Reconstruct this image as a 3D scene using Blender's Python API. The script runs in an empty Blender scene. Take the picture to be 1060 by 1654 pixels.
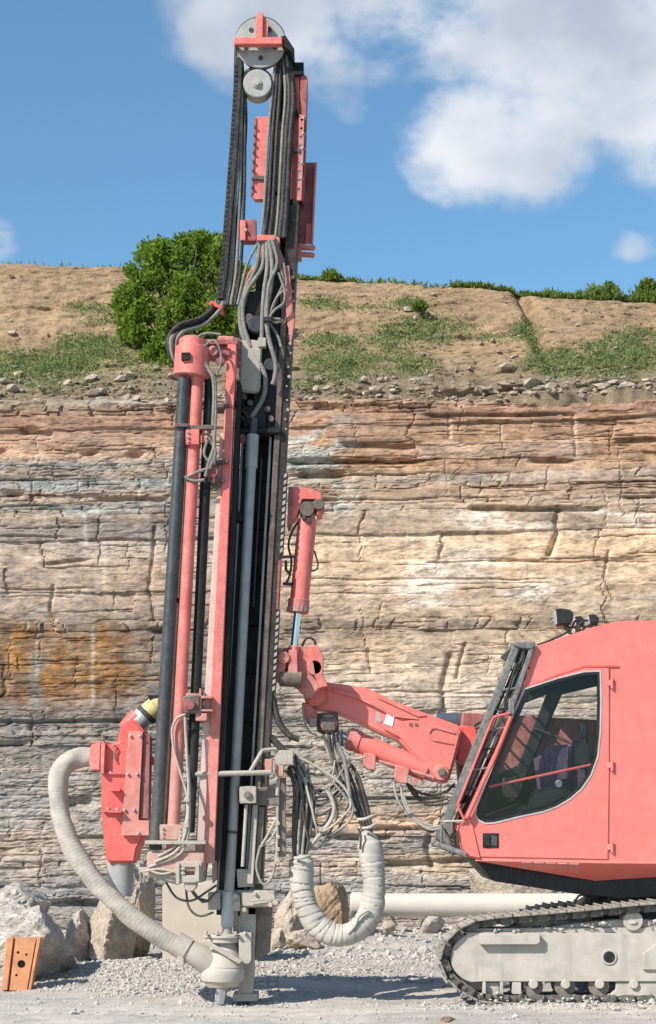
import bpy, bmesh, math, random
import numpy as np
from mathutils import Vector, Matrix

# ---------------------------------------------------------------- measures
S0, D0, HC, PXC, PYH = 190.0, 14.0, 1.5, 530.0, 1335.0   # scale at the mast, distance, eye height


def sc(Y):
    return S0 * D0 / (D0 + Y)


def P(px, py, Y):
    s = sc(Y)
    return Vector(((px - PXC) / s, Y, HC + (PYH - py) / s))


random.seed(7)
scene = bpy.context.scene
COL = scene.collection

# ---------------------------------------------------------------- camera
cam = bpy.data.cameras.new('camera')
cam.sensor_fit = 'HORIZONTAL'
cam.sensor_width = 36.0
cam.lens = 36.0 * S0 * D0 / 1060.0
cam.shift_y = (PYH - 827.0) / 1060.0
cam.clip_end = 3000
camo = bpy.data.objects.new('camera', cam)
COL.objects.link(camo)
camo.location = (0, -D0, HC)
camo.rotation_euler = (math.pi / 2, 0, 0)
scene.camera = camo

# ---------------------------------------------------------------- light
TRAVEL = Vector((0.60, 0.54, -0.66)).normalized()         # the way the sunlight goes
sun_pos = -TRAVEL
ELEV = math.asin(sun_pos.z)
AZ = math.atan2(sun_pos.x, sun_pos.y)
sl = bpy.data.lights.new('sun', 'SUN')
sl.energy = 5.0
sl.angle = math.radians(0.53)
sl.color = (1.0, 0.935, 0.845)
so = bpy.data.objects.new('sun', sl)
COL.objects.link(so)
so.location = (-20, -20, 30)
so.rotation_euler = TRAVEL.to_track_quat('-Z', 'Y').to_euler()

scene.view_settings.view_transform = 'Standard'
scene.view_settings.look = 'None'
scene.view_settings.exposure = 0.41
scene.view_settings.gamma = 1.0
scene.view_settings.use_curve_mapping = False

# ---------------------------------------------------------------- node helpers


class NT:
    def __init__(self, tree):
        self.t = tree
        tree.nodes.clear()

    def n(self, typ, **kw):
        nd = self.t.nodes.new(typ)
        for k, v in kw.items():
            if k.startswith('i_'):
                key = k[2:]
                key = int(key) if key.isdigit() else key.replace('_', ' ')
                self.put(nd.inputs[key], v)
            else:
                setattr(nd, k, v)
        return nd

    def put(self, sock, v):
        if isinstance(v, bpy.types.NodeSocket):
            self.t.links.new(v, sock)
        elif isinstance(v, bpy.types.Node):
            self.t.links.new(v.outputs[0], sock)
        else:
            if hasattr(sock.default_value, '__len__') and not hasattr(v, '__len__'):
                v = [v] * len(sock.default_value)
            if hasattr(sock.default_value, '__len__') and len(sock.default_value) == 4 and len(v) == 3:
                v = (*v, 1)
            sock.default_value = v

    def math(self, op, a, b=0.0, c=None, clamp=False):
        nd = self.t.nodes.new('ShaderNodeMath')
        nd.operation = op
        nd.use_clamp = clamp
        self.put(nd.inputs[0], a)
        self.put(nd.inputs[1], b)
        if c is not None:
            self.put(nd.inputs[2], c)
        return nd.outputs[0]

    def vmath(self, op, a, b):
        nd = self.t.nodes.new('ShaderNodeVectorMath')
        nd.operation = op
        self.put(nd.inputs[0], a)
        self.put(nd.inputs[1], b)
        return nd

    def mix(self, f, a, b, blend='MIX'):
        nd = self.t.nodes.new('ShaderNodeMix')
        nd.data_type = 'RGBA'
        nd.blend_type = blend
        self.put(nd.inputs[0], f)
        self.put(nd.inputs[6], a)
        self.put(nd.inputs[7], b)
        return nd.outputs[2]

    def ramp(self, v, a, b, lo=0.0, hi=1.0):
        nd = self.t.nodes.new('ShaderNodeMapRange')
        nd.interpolation_type = 'SMOOTHSTEP'
        for k, x in enumerate((v, a, b, lo, hi)):
            self.put(nd.inputs[k], x)
        return nd.outputs[0]

    def noise(self, vec, scale, detail=4.0, rough=0.55, dist=0.0):
        nd = self.t.nodes.new('ShaderNodeTexNoise')
        self.put(nd.inputs['Vector'], vec)
        self.put(nd.inputs['Scale'], scale)
        self.put(nd.inputs['Detail'], detail)
        self.put(nd.inputs['Roughness'], rough)
        self.put(nd.inputs['Distortion'], dist)
        return nd.outputs['Fac']


# ---------------------------------------------------------------- sky
world = bpy.data.worlds.new('World')
scene.world = world
world.use_nodes = True
w = NT(world.node_tree)
sky = w.n('ShaderNodeTexSky', sky_type='NISHITA', sun_disc=False, sun_elevation=ELEV, sun_rotation=AZ,
          altitude=300.0, air_density=1.0, dust_density=0.6, ozone_density=2.2)
tc = w.n('ShaderNodeTexCoord')
dirv = tc.outputs['Generated']


def skydir(px, py):
    return Vector(((px - 530) / 2660, 1, (1335 - py) / 2660)).normalized()


blob = None
# cloud banks over the quarry: direction, half width, half height (radians), weight
for (cx, cy, rx, rz, wt) in [(420, 30, .085, .042, .85), (600, 60, .10, .045, .62), (760, 10, .16, .055, .80), (960, 50, .12, .06, .95),
                             (770, 215, .055, .045, .8), (890, 215, .065, .048, .8), (1040, 170, .07, .06, .8), (1200, 40, .2, .09, 1.0), (560, 130, .04, .03, .45),
                             (1020, 395, .022, .014, .55), (0, 390, .017, .024, .5), (-300, 150, .10, .03, .7), (1500, 330, .12, .05, .8),
                             (860, 330, .05, .018, .16)]:
    c = skydir(cx, cy)
    df = w.vmath('SUBTRACT', dirv, tuple(c))
    sv = w.vmath('MULTIPLY', df, (1 / rx, 1 / max(rx, rz), 1 / rz))
    ln = w.n('ShaderNodeVectorMath', operation='LENGTH', i_0=sv.outputs[0])
    v = w.math('MULTIPLY', w.ramp(ln.outputs['Value'], 1.25, 0.15), wt)
    blob = v if blob is None else w.math('MAXIMUM', blob, v)
mapn = w.vmath('MULTIPLY', dirv, (1.0, 1.0, 1.5))
fb = w.noise(mapn, 11.0, 9.0, 0.56, 0.15)
fine = w.noise(mapn, 34.0, 7.0, 0.6, 0.1)
gen = w.ramp(w.noise(mapn, 2.1, 3.0, 0.5), 0.60, 0.78, 0.0, 0.6)
# the loose cloud field elsewhere in the sky
side = w.n('ShaderNodeSeparateXYZ', i_0=dirv)
away = w.ramp(side.outputs[1], 0.93, 0.6)
blob2 = w.math('MAXIMUM', blob, w.math('MULTIPLY', gen, away))
den = w.math('ADD', blob2, w.math('MULTIPLY', w.math('SUBTRACT', fb, 0.5), 1.75))
den = w.math('ADD', den, w.math('MULTIPLY', w.math('SUBTRACT', fine, 0.5), 0.55))
den = w.math('MULTIPLY', den, w.ramp(blob2, 0.0, 0.25))
mask = w.ramp(den, 0.30, 0.86, 0.0, 0.95)
shade = w.ramp(w.math('ADD', w.noise(w.vmath('ADD', mapn, (0.03, 0, 0.05)), 7.5, 6.0, 0.5), w.math('MULTIPLY', fb, 0.35)), 0.50, 0.86)
ccol = w.mix(shade, (6.6, 6.75, 7.0), (3.5, 4.0, 4.8))
skyc = w.mix(1.0, sky, (0.92, 1.24, 1.27), 'MULTIPLY')
allsky = w.mix(mask, skyc, ccol)
bg = w.n('ShaderNodeBackground', i_Color=allsky, i_Strength=0.105)
w.n('ShaderNodeOutputWorld', i_0=bg)

# ---------------------------------------------------------------- materials
MATS = {}


def srgb(r, g, b):
    return tuple(((v / 255 + 0.055) / 1.055) ** 2.4 if v > 10 else v / 255 / 12.92 for v in (r, g, b))


def new_mat(name):
    m = bpy.data.materials.new(name)
    m.use_nodes = True
    MATS[name] = m
    return m, NT(m.node_tree)


DUST = (0.45, 0.39, 0.325)


def paint(name, col, rough=0.5, metal=0.0, dust=0.25, low=0.5, var=0.18, bump=0.15, scale=7.0, chips=None, spec=0.4, streaks=None):
    """painted or bare metal: uneven colour, settled dust (more towards the drilled hole), scratches"""
    m, t = new_mat(name)
    geo = t.n('ShaderNodeNewGeometry')
    pos = geo.outputs['Position']
    sep = t.n('ShaderNodeSeparateXYZ', i_0=pos)
    nrm = t.n('ShaderNodeSeparateXYZ', i_0=geo.outputs['Normal'])
    n1 = t.noise(pos, scale, 6.0, 0.6)
    n2 = t.noise(pos, scale * 4.3, 5.0, 0.65)
    streak = t.noise(t.vmath('MULTIPLY', pos, (14.0, 14.0, 1.2)), 3.0, 4.0, 0.6)
    base = t.mix(t.ramp(n1, 0.3, 0.7), tuple(c * (1 - var) for c in col), tuple(min(1, c * (1 + var)) for c in col))
    if chips:
        base = t.mix(t.math('MULTIPLY', t.ramp(t.noise(pos, scale * 6, 6.0, 0.7), 0.62, 0.70), 0.8), base, chips)
    if streaks:
        sn = t.noise(t.vmath('MULTIPLY', pos, (9.0, 9.0, 0.7)), 1.0, 6.0, 0.7)
        base = t.mix(t.math('MULTIPLY', t.ramp(sn, 0.50, 0.70), 0.75), base, streaks)
    zlow = t.ramp(sep.outputs[2], 3.4, 0.4, 0.0, low)
    d = t.math('ADD', t.math('MULTIPLY', t.ramp(t.math('ADD', n2, t.math('MULTIPLY', streak, 0.5)), 0.55, 1.05), dust), zlow)
    d = t.math('ADD', d, t.math('MULTIPLY', t.ramp(nrm.outputs[2], 0.35, 0.95), 0.35 * (dust + low)))
    d = t.math('MULTIPLY', d, t.ramp(n1, 0.2, 0.62, 0.55, 1.1), clamp=True)
    c = t.mix(d, base, DUST)
    bs = t.n('ShaderNodeBsdfPrincipled', i_Base_Color=c, i_Metallic=t.math('MULTIPLY', t.math('SUBTRACT', 1.0, d), metal),
             i_Roughness=t.math('ADD', rough, t.math('MULTIPLY', d, 0.4), clamp=True))
    bs.inputs['Specular IOR Level'].default_value = spec
    b = t.n('ShaderNodeBump', i_Strength=bump, i_Distance=0.004, i_Height=t.math('ADD', n2, t.math('MULTIPLY', n1, 0.6)))
    t.put(bs.inputs['Normal'], b.outputs[0])
    t.n('ShaderNodeOutputMaterial', i_0=bs)
    return m


RED = (0.71, 0.130, 0.105)
paint('red_paint', (0.66, 0.125, 0.105), 0.5, 0, 0.34, 0.42, 0.16, 0.15, chips=(0.12, 0.06, 0.05), streaks=(0.36, 0.11, 0.095))
paint('red_clean', (0.78, 0.165, 0.140), 0.40, 0, 0.16, 0.02, 0.035, 0.05, 3.0)
paint('red_bright', (0.70, 0.085, 0.07), 0.45, 0, 0.12, 0.14, 0.10, 0.1)
paint('red_dusty', (0.50, 0.12, 0.10), 0.62, 0, 0.5, 0.50, 0.15, 0.2, chips=(0.10, 0.06, 0.05))
paint('maroon_shaded_red', (0.26, 0.045, 0.045), 0.55, 0, 0.30, 0.2, 0.2, 0.15)  # red with shadow-side darkness put into the colour; also used for seams
paint('black_paint', (0.011, 0.011, 0.012), 0.5, 0, 0.04, 0.07, 0.3, 0.15, spec=0.2)
paint('mast_steel', (0.030, 0.025, 0.022), 0.5, 0.1, 0.10, 0.12, 0.25, 0.2, spec=0.2)
paint('brown_steel', (0.085, 0.058, 0.048), 0.6, 0.1, 0.20, 0.28, 0.25, 0.25)
paint('dark_steel', (0.042, 0.046, 0.050), 0.40, 0.3, 0.10, 0.10, 0.2, 0.1)
paint('drill_steel', (0.29, 0.295, 0.30), 0.45, 0.25, 0.15, 0.30, 0.12, 0.12, 9.0)
paint('chrome', (0.62, 0.65, 0.70), 0.16, 1.0, 0.05, 0.0, 0.04, 0.02)
paint('grey_steel', (0.30, 0.30, 0.29), 0.5, 0.2, 0.4, 0.15, 0.15, 0.2, chips=(0.10, 0.09, 0.08))
paint('galvanised', (0.42, 0.44, 0.45), 0.45, 0.4, 0.2, 0.15, 0.12, 0.1)
paint('dusty_metal', (0.30, 0.27, 0.235), 0.75, 0, 0.75, 0.55, 0.15, 0.35, 9.0, chips=(0.13, 0.10, 0.085))
paint('beige_panel', (0.33, 0.30, 0.25), 0.7, 0, 0.5, 0.2, 0.1, 0.2)
paint('track_pale', (0.44, 0.405, 0.36), 0.8, 0, 0.6, 0.25, 0.22, 0.7, 5.0, chips=(0.25, 0.24, 0.23), streaks=(0.27, 0.255, 0.24))
paint('chain_steel', (0.05, 0.045, 0.04), 0.6, 0.2, 0.35, 0.10, 0.2, 0.3, 12.0)
paint('track_shoe_steel', (0.12, 0.11, 0.10), 0.65, 0.2, 0.6, 0.20, 0.2, 0.35, 12.0)
paint('hose_rubber', (0.135, 0.130, 0.122), 0.7, 0, 0.45, 0.40, 0.18, 0.15, 10.0)
paint('hose_dark', (0.016, 0.016, 0.017), 0.55, 0, 0.14, 0.16, 0.2, 0.15, 10.0, spec=0.2)
paint('suction_hose', (0.36, 0.325, 0.285), 0.85, 0, 0.6, 0.25, 0.22, 0.5, 11.0, chips=(0.26, 0.235, 0.21))
paint('hood_dusty', (0.44, 0.395, 0.34), 0.9, 0, 0.5, 0.3, 0.12, 0.5, 10.0, chips=(0.30, 0.26, 0.22))
paint('wrap_cloth', (0.40, 0.37, 0.33), 0.85, 0, 0.45, 0.12, 0.14, 0.5, 10.0)
paint('red_lit_side', (0.60, 0.40, 0.355), 0.7, 0, 0.5, 0.3, 0.12, 0.2)  # pale red with the sunlit side's brightness put into the colour
paint('yellow_band', (0.50, 0.40, 0.13), 0.6, 0, 0.4, 0.1)
paint('dark_plastic', (0.009, 0.009, 0.010), 0.5, 0, 0.05, 0.0)
paint('guard_grey', (0.11, 0.118, 0.12), 0.5, 0.1, 0.4, 0.05, 0.2, 0.15)
paint('gasket_pale', (0.40, 0.40, 0.39), 0.6, 0, 0.3, 0.0)
paint('seat_fabric', (0.075, 0.045, 0.105), 0.95, 0, 0.2, 0.0)
paint('sticker_white', (0.70, 0.69, 0.66), 0.5, 0, 0.2, 0.05)
paint('orange_block', (0.56, 0.225, 0.095), 0.75, 0, 0.16, 0.06, 0.18, 0.35, 9.0, chips=(0.42, 0.20, 0.10))
paint('concrete_pale', (0.50, 0.435, 0.345), 0.85, 0, 0.35, 0.12, 0.08, 0.3, 5.0, chips=(0.30, 0.26, 0.21))
paint('pipe_cream', (0.56, 0.525, 0.455), 0.7, 0, 0.3, 0.1, 0.05, 0.15, 4.0)

m, t = new_mat('glass')
tr = t.n('ShaderNodeBsdfTransparent', i_0=(0.965, 0.965, 0.965))
gl = t.n('ShaderNodeBsdfGlossy', i_0=(0.9, 0.95, 1.0), i_Roughness=0.03)
fr = t.n('ShaderNodeFresnel', i_IOR=1.45)
mx = t.n('ShaderNodeMixShader', i_0=t.math('MULTIPLY', fr, 0.4), i_1=tr, i_2=gl)
t.n('ShaderNodeOutputMaterial', i_0=mx)


def rock_mat(name, attr=True, col=(0.4, 0.36, 0.3), stretch=4.0, sc_=5.0, bump=0.6, dist=0.03, var=0.3):
    m, t = new_mat(name)
    geo = t.n('ShaderNodeNewGeometry')
    pos = geo.outputs['Position']
    if attr:
        base = t.n('ShaderNodeVertexColor', layer_name='Col').outputs['Color']
    else:
        rnd = t.n('ShaderNodeObjectInfo').outputs['Random']
        base = t.mix(t.ramp(rnd, 0, 1, 0, 0.35), col, tuple(c * 0.72 for c in col))
    sp = t.vmath('MULTIPLY', pos, (1.0, 1.0, stretch)).outputs[0]
    n1 = t.noise(sp, sc_, 7.0, 0.62)
    n2 = t.noise(sp, sc_ * 5, 6.0, 0.65)
    n3 = t.noise(pos, sc_ * 1.7, 5.0, 0.6)
    v = t.math('ADD', t.math('MULTIPLY', n1, 0.5), t.math('MULTIPLY', n2, 0.5))
    c = t.mix(1.0, base, t.mix(t.ramp(v, 0.34, 0.66), (1 - var, 1 - var, 1 - var * 0.9), (1 + var, 1 + var, 1 + var)), 'MULTIPLY')
    c = t.mix(t.math('MULTIPLY', t.ramp(n3, 0.55, 0.75), 0.35), c, t.mix(1.0, c, (1.18, 1.0, 0.78), 'MULTIPLY'))
    bs = t.n('ShaderNodeBsdfPrincipled', i_Base_Color=c, i_Roughness=0.92)
    bs.inputs['Specular IOR Level'].default_value = 0.15
    b = t.n('ShaderNodeBump', i_Strength=bump, i_Distance=dist, i_Height=t.math('ADD', t.math('MULTIPLY', n2, 0.6), n1))
    t.put(bs.inputs['Normal'], b.outputs[0])
    t.n('ShaderNodeOutputMaterial', i_0=bs)
    return m


rock_mat('rock_face', True, stretch=2.6, sc_=3.5, bump=0.5, dist=0.018, var=0.32)
rock_mat('soil', True, stretch=2.2, sc_=4.0, bump=1.0, dist=0.07, var=0.30)
rock_mat('boulder_pale', False, (0.52, 0.465, 0.405), 1.3, 5.0, 1.0, 0.07, 0.34)
rock_mat('boulder_tan', False, (0.48, 0.395, 0.31), 1.3, 4.0, 1.0, 0.06, 0.32)
rock_mat('boulder_brown', False, (0.30, 0.21, 0.135), 0.35, 5.0, 0.9, 0.04, 0.45)
rock_mat('pebble', False, (0.42, 0.385, 0.345), 1.0, 14.0, 0.3, 0.004, 0.3)
rock_mat('scree', False, (0.36, 0.295, 0.225), 1.0, 6.0, 0.4, 0.01, 0.35)
rock_mat('floor', True, stretch=1.0, sc_=4.0, bump=0.55, dist=0.012, var=0.10)


def leaf_mat(name, a, b, sc_=6.0, trans=0.35):
    m, t = new_mat(name)
    geo = t.n('ShaderNodeNewGeometry')
    n1 = t.noise(geo.outputs['Position'], sc_, 3.0, 0.6)
    n2 = t.n('ShaderNodeTexWhiteNoise', i_Vector=t.vmath('SNAP', geo.outputs['Position'], (0.07, 0.07, 0.07)).outputs[0])
    f = t.math('ADD', t.ramp(n1, 0.35, 0.65, 0, 0.6), t.math('MULTIPLY', n2.outputs['Value'], 0.4))
    c = t.mix(f, a, b)
    d = t.n('ShaderNodeBsdfPrincipled', i_Base_Color=c, i_Roughness=0.6)
    d.inputs['Specular IOR Level'].default_value = 0.2
    tl = t.n('ShaderNodeBsdfTranslucent', i_0=t.mix(1.0, c, (1.2, 1.3, 0.6), 'MULTIPLY'))
    mx = t.n('ShaderNodeMixShader', i_0=trans, i_1=d, i_2=tl)
    t.n('ShaderNodeOutputMaterial', i_0=mx)


leaf_mat('bush_leaf', (0.095, 0.160, 0.022), (0.215, 0.300, 0.050), 6.0, 0.45)
leaf_mat('weed_leaf', (0.140, 0.190, 0.075), (0.225, 0.265, 0.120), 6.0, 0.4)
leaf_mat('grass_leaf', (0.115, 0.175, 0.035), (0.210, 0.260, 0.075), 6.0, 0.45)
paint('bark', (0.12, 0.09, 0.06), 0.9, 0, 0.1, 0.0)

# ---------------------------------------------------------------- mesh helpers
WL = {}                                                    # world location of each object


def place(o, parent, loc):
    """put object at world location loc under parent (translations only)"""
    o.location = loc
    WL[o.name] = Vector(loc)
    if parent is not None:
        o.parent = parent
        o.matrix_parent_inverse = Matrix.Translation(-WL[parent.name])


def tag(o, label=None, cat=None, group=None, kind=None):
    for k, v in (('label', label), ('category', cat), ('group', group), ('kind', kind)):
        if v:
            o[k] = v
    return o


def empty(name, loc, label, cat, group=None):
    o = bpy.data.objects.new(name, None)
    COL.objects.link(o)
    o.empty_display_size = 0.2
    place(o, None, loc)
    return tag(o, label, cat, group)


def link(name, me, mat=None, parent=None, loc=(0, 0, 0)):
    o = bpy.data.objects.new(name, me)
    COL.objects.link(o)
    if mat and not me.materials:
        me.materials.append(MATS[mat])
    place(o, parent, loc)
    return o


def fin(name, bm, mat, parent=None, bevel=0.0, seg=1, smooth=40, base=False):
    """bmesh in world coordinates -> one object with its origin at its own middle"""
    bmesh.ops.recalc_face_normals(bm, faces=bm.faces[:])
    if bevel > 0:
        es = [e for e in bm.edges if len(e.link_faces) == 2 and e.calc_face_angle(0) > math.radians(32)]
        bmesh.ops.bevel(bm, geom=es, offset=bevel, offset_type='OFFSET', segments=seg, affect='EDGES', clamp_overlap=True)
    co = np.array([v.co[:] for v in bm.verts])
    lo, hi = co.min(0), co.max(0)
    c = Vector((lo + hi) / 2)
    if base:
        c.z = lo[2]
    bmesh.ops.translate(bm, verts=bm.verts[:], vec=-c)
    me = bpy.data.meshes.new(name)
    bm.to_mesh(me)
    bm.free()
    if smooth:
        me.polygons.foreach_set('use_smooth', [True] * len(me.polygons))
        me.set_sharp_from_angle(angle=math.radians(smooth))
    return link(name, me, mat, parent, c)


def np_mesh(name, verts, faces, mat=None, smooth=False, col=None):
    me = bpy.data.meshes.new(name)
    verts = np.asarray(verts, dtype=np.float32)
    faces = np.asarray(faces, dtype=np.int32)
    k = faces.shape[1]
    me.vertices.add(len(verts))
    me.vertices.foreach_set('co', verts.ravel())
    me.loops.add(faces.size)
    me.loops.foreach_set('vertex_index', faces.ravel())
    me.polygons.add(len(faces))
    me.polygons.foreach_set('loop_start', np.arange(0, faces.size, k, dtype=np.int32))
    me.polygons.foreach_set('loop_total', np.full(len(faces), k, dtype=np.int32))
    me.polygons.foreach_set('use_smooth', np.full(len(faces), smooth))
    if col is not None:
        a = me.color_attributes.new('Col', 'FLOAT_COLOR', 'POINT')
        c4 = np.ones((len(verts), 4), dtype=np.float32)
        c4[:, :3] = col
        a.data.foreach_set('color', c4.ravel())
    me.update(calc_edges=True)
    if mat:
        me.materials.append(MATS[mat])
    return me


def b_prism(bm, xz, y0, y1):
    """polygon in the x-z plane run from depth y0 back to y1"""
    a = [bm.verts.new((x, y0, z)) for x, z in xz]
    b = [bm.verts.new((x, y1, z)) for x, z in xz]
    n = len(xz)
    bm.faces.new(a)
    bm.faces.new(b[::-1])
    for i in range(n):
        j = (i + 1) % n
        bm.faces.new((a[i], b[i], b[j], a[j]))


def frame_of(d):
    d = d.normalized()
    u = d.cross(Vector((0, 0, 1)))
    if u.length < 0.05:
        u = d.cross(Vector((0, 1, 0)))
    u.normalize()
    return u, d.cross(u).normalized()


def b_tube(bm, pts, r, n=8, caps=True):
    """tube through points, r a number or a function of (fraction, angle)"""
    pts = [Vector(p) for p in pts]
    N = len(pts)
    u = None
    rings = []
    for i, p in enumerate(pts):
        d = (pts[min(i + 1, N - 1)] - pts[max(i - 1, 0)])
        if d.length < 1e-7:
            d = Vector((0, 0, 1))
        d.normalize()
        if u is None:
            u, _ = frame_of(d)
        u = (u - d * u.dot(d)).normalized()
        v = d.cross(u)
        ring = []
        for k in range(n):
            a = 2 * math.pi * k / n
            rr = r(i / (N - 1), a) if callable(r) else r
            ring.append(bm.verts.new(p + (u * math.cos(a) + v * math.sin(a)) * rr))
        rings.append(ring)
    for i in range(N - 1):
        for k in range(n):
            j = (k + 1) % n
            bm.faces.new((rings[i][k], rings[i][j], rings[i + 1][j], rings[i + 1][k]))
    if caps:
        bm.faces.new(rings[0][::-1])
        bm.faces.new(rings[-1])


def smooth_path(pts, step=0.03):
    """Catmull-Rom through points, resampled evenly"""
    pts = [Vector(p) for p in pts]
    q = [pts[0] * 2 - pts[1]] + pts + [pts[-1] * 2 - pts[-2]]
    out = []
    for i in range(1, len(q) - 2):
        a, b, c, d = q[i - 1:i + 3]
        for k in range(14):
            s = k / 14
            out.append(0.5 * ((2 * b) + (c - a) * s + (2 * a - 5 * b + 4 * c - d) * s * s + (3 * b - a - 3 * c + d) * s ** 3))
    out.append(pts[-1])
    res = [out[0]]
    acc = 0.0
    for a, b in zip(out, out[1:]):
        L = (b - a).length
        while acc + L >= step and L > 1e-9:
            s = (step - acc) / L
            a = a.lerp(b, s)
            res.append(a.copy())
            L = (b - a).length
            acc = 0.0
        acc += L
    if (res[-1] - out[-1]).length > step * 0.3:
        res.append(out[-1])
    return res


def hose(name, pp, r, mat, parent, n=8, step=0.04):
    """pp: (px, py, depth) control points; r in metres"""
    bm = bmesh.new()
    b_tube(bm, smooth_path([P(*p) for p in pp], step), r, n)
    return fin(name, bm, mat, parent, smooth=60)


def rod(name, p0, p1, r, mat, parent, n=16, r1=None, bevel=0.0):
    bm = bmesh.new()
    a, b = Vector(p0), Vector(p1)
    rr = r if r1 is None else (lambda f, ang: r + (r1 - r) * f)
    b_tube(bm, [a, b], rr, n)
    return fin(name, bm, mat, parent, bevel=bevel)


def rods(name, segs, mat, parent, n=12):
    bm = bmesh.new()
    for a, b, r in segs:
        b_tube(bm, [Vector(a), Vector(b)], r, n)
    return fin(name, bm, mat, parent)


def xz(poly, Y):
    return [(P(x, y, Y).x, P(x, y, Y).z) for x, y in poly]


def pris(name, poly, Y0, Y1, mat, parent, bev=0.004, seg=1):
    """outline in photo coordinates at depth Y0, run straight back to Y1"""
    bm = bmesh.new()
    b_prism(bm, xz(poly, Y0), Y0, Y1)
    return fin(name, bm, mat, parent, bevel=bev, seg=seg)


def rect(x0, y0, x1, y1):
    return [(x0, y0), (x1, y0), (x1, y1), (x0, y1)]


def bx(name, x0, y0, x1, y1, Y0, Y1, mat, parent, bev=0.004):
    return pris(name, rect(x0, y0, x1, y1), Y0, Y1, mat, parent, bev)


def bar(name, xa, ya, xb, yb, wd, Y0, Y1, mat, parent, bev=0.004):
    """leaning bar from (xa,ya) to (xb,yb), wd wide across"""
    d = Vector((xb - xa, yb - ya)).normalized()
    n = Vector((-d.y, d.x)) * wd / 2
    return pris(name, [(xa + n.x, ya + n.y), (xb + n.x, yb + n.y), (xb - n.x, yb - n.y), (xa - n.x, ya - n.y)], Y0, Y1, mat, parent, bev)


def disc(name, px, py, Y0, Y1, rpx, mat, parent, n=28, bev=0.004):
    """round piece with its axis along the depth"""
    c = P(px, py, Y0)
    r = rpx / sc(Y0)
    bm = bmesh.new()
    b_tube(bm, [c, Vector((c.x, Y1, c.z))], r, n)
    return fin(name, bm, mat, parent, bevel=bev)


def offset_poly(poly, d):
    """move each side of a polygon inwards by d (photo pixels)"""
    n = len(poly)
    area = sum(poly[i][0] * poly[(i + 1) % n][1] - poly[(i + 1) % n][0] * poly[i][1] for i in range(n))
    sg = 1 if area > 0 else -1
    out = []
    for i in range(n):
        a, b, c = (Vector(poly[i - 1]), Vector(poly[i]), Vector(poly[(i + 1) % n]))
        e0, e1 = (b - a).normalized(), (c - b).normalized()
        n0, n1 = Vector((-e0.y, e0.x)) * sg, Vector((-e1.y, e1.x)) * sg
        k = (n0 + n1)
        k = k / max(0.3, (1 + n0.dot(n1)))
        out.append((b.x + k.x * d, b.y + k.y * d))
    return out


def holed(name, outer, holes, Y0, Y1, mat, parent, bev=0.0, base=False):
    """plate with holes: outlines in photo coordinates at Y0"""
    bm = bmesh.new()
    es = []
    for lp in [outer] + holes:
        vs = [bm.verts.new((x, Y0, z)) for x, z in xz(lp, Y0)]
        for i in range(len(vs)):
            es.append(bm.edges.new((vs[i], vs[(i + 1) % len(vs)])))
    bmesh.ops.triangle_fill(bm, use_beauty=True, use_dissolve=False, edges=es)
    r = bmesh.ops.extrude_face_region(bm, geom=bm.faces[:])
    bmesh.ops.translate(bm, verts=[v for v in r['geom'] if isinstance(v, bmesh.types.BMVert)], vec=(0, Y1 - Y0, 0))
    return fin(name, bm, mat, parent, bevel=bev, smooth=30)


def circle(cx, cy, r, n=18):
    return [(cx + r * math.cos(2 * math.pi * k / n), cy + r * math.sin(2 * math.pi * k / n)) for k in range(n)]


def bolt_mesh(r=0.012, h=0.012):
    bm = bmesh.new()
    b_tube(bm, [Vector((0, h, 0)), Vector((0, -h, 0))], r, 6)
    bmesh.ops.recalc_face_normals(bm, faces=bm.faces[:])
    me = bpy.data.meshes.new('bolt')
    bm.to_mesh(me)
    bm.free()
    return me


BOLTS = {}


def bolt(px, py, Y, mat, parent, rpx=2.0):
    key = (mat, rpx)
    if key not in BOLTS:
        BOLTS[key] = bolt_mesh(rpx / S0)
    return link('bolt', BOLTS[key], mat, parent, P(px, py, Y))


# ---------------------------------------------------------------- noise fields


def vnoise(x, z, sx, sz, seed):
    r = np.random.default_rng(seed).random((256, 256))
    u, v = x / sx + 1000.3, z / sz + 1000.7
    i, j = np.floor(u).astype(int), np.floor(v).astype(int)
    f, g = u - i, v - j
    f, g = f * f * (3 - 2 * f), g * g * (3 - 2 * g)
    a, b = r[i & 255, j & 255], r[(i + 1) & 255, j & 255]
    c, d = r[i & 255, (j + 1) & 255], r[(i + 1) & 255, (j + 1) & 255]
    return (a * (1 - f) + b * f) * (1 - g) + (c * (1 - f) + d * f) * g


def fbm(x, z, sx, sz, seed, octv=4, gain=0.5):
    s = 0
    a = 1.0
    tot = 0
    for k in range(octv):
        s = s + a * vnoise(x, z, sx / 2 ** k, sz / 2 ** k, seed + 17 * k)
        tot += a
        a *= gain
    return s / tot


def sstep(a, b, x):
    t_ = np.clip((x - a) / (b - a), 0, 1)
    return t_ * t_ * (3 - 2 * t_)


def grid_faces(nx, nz):
    i, j = np.meshgrid(np.arange(nx - 1), np.arange(nz - 1), indexing='ij')
    a = (i * nz + j).ravel()
    return np.stack([a, a + nz, a + nz + 1, a + 1], 1)

# ================================================================ THE SETTING
# ---------------------------------------------------------------- quarry floor
GXY = {}


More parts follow.
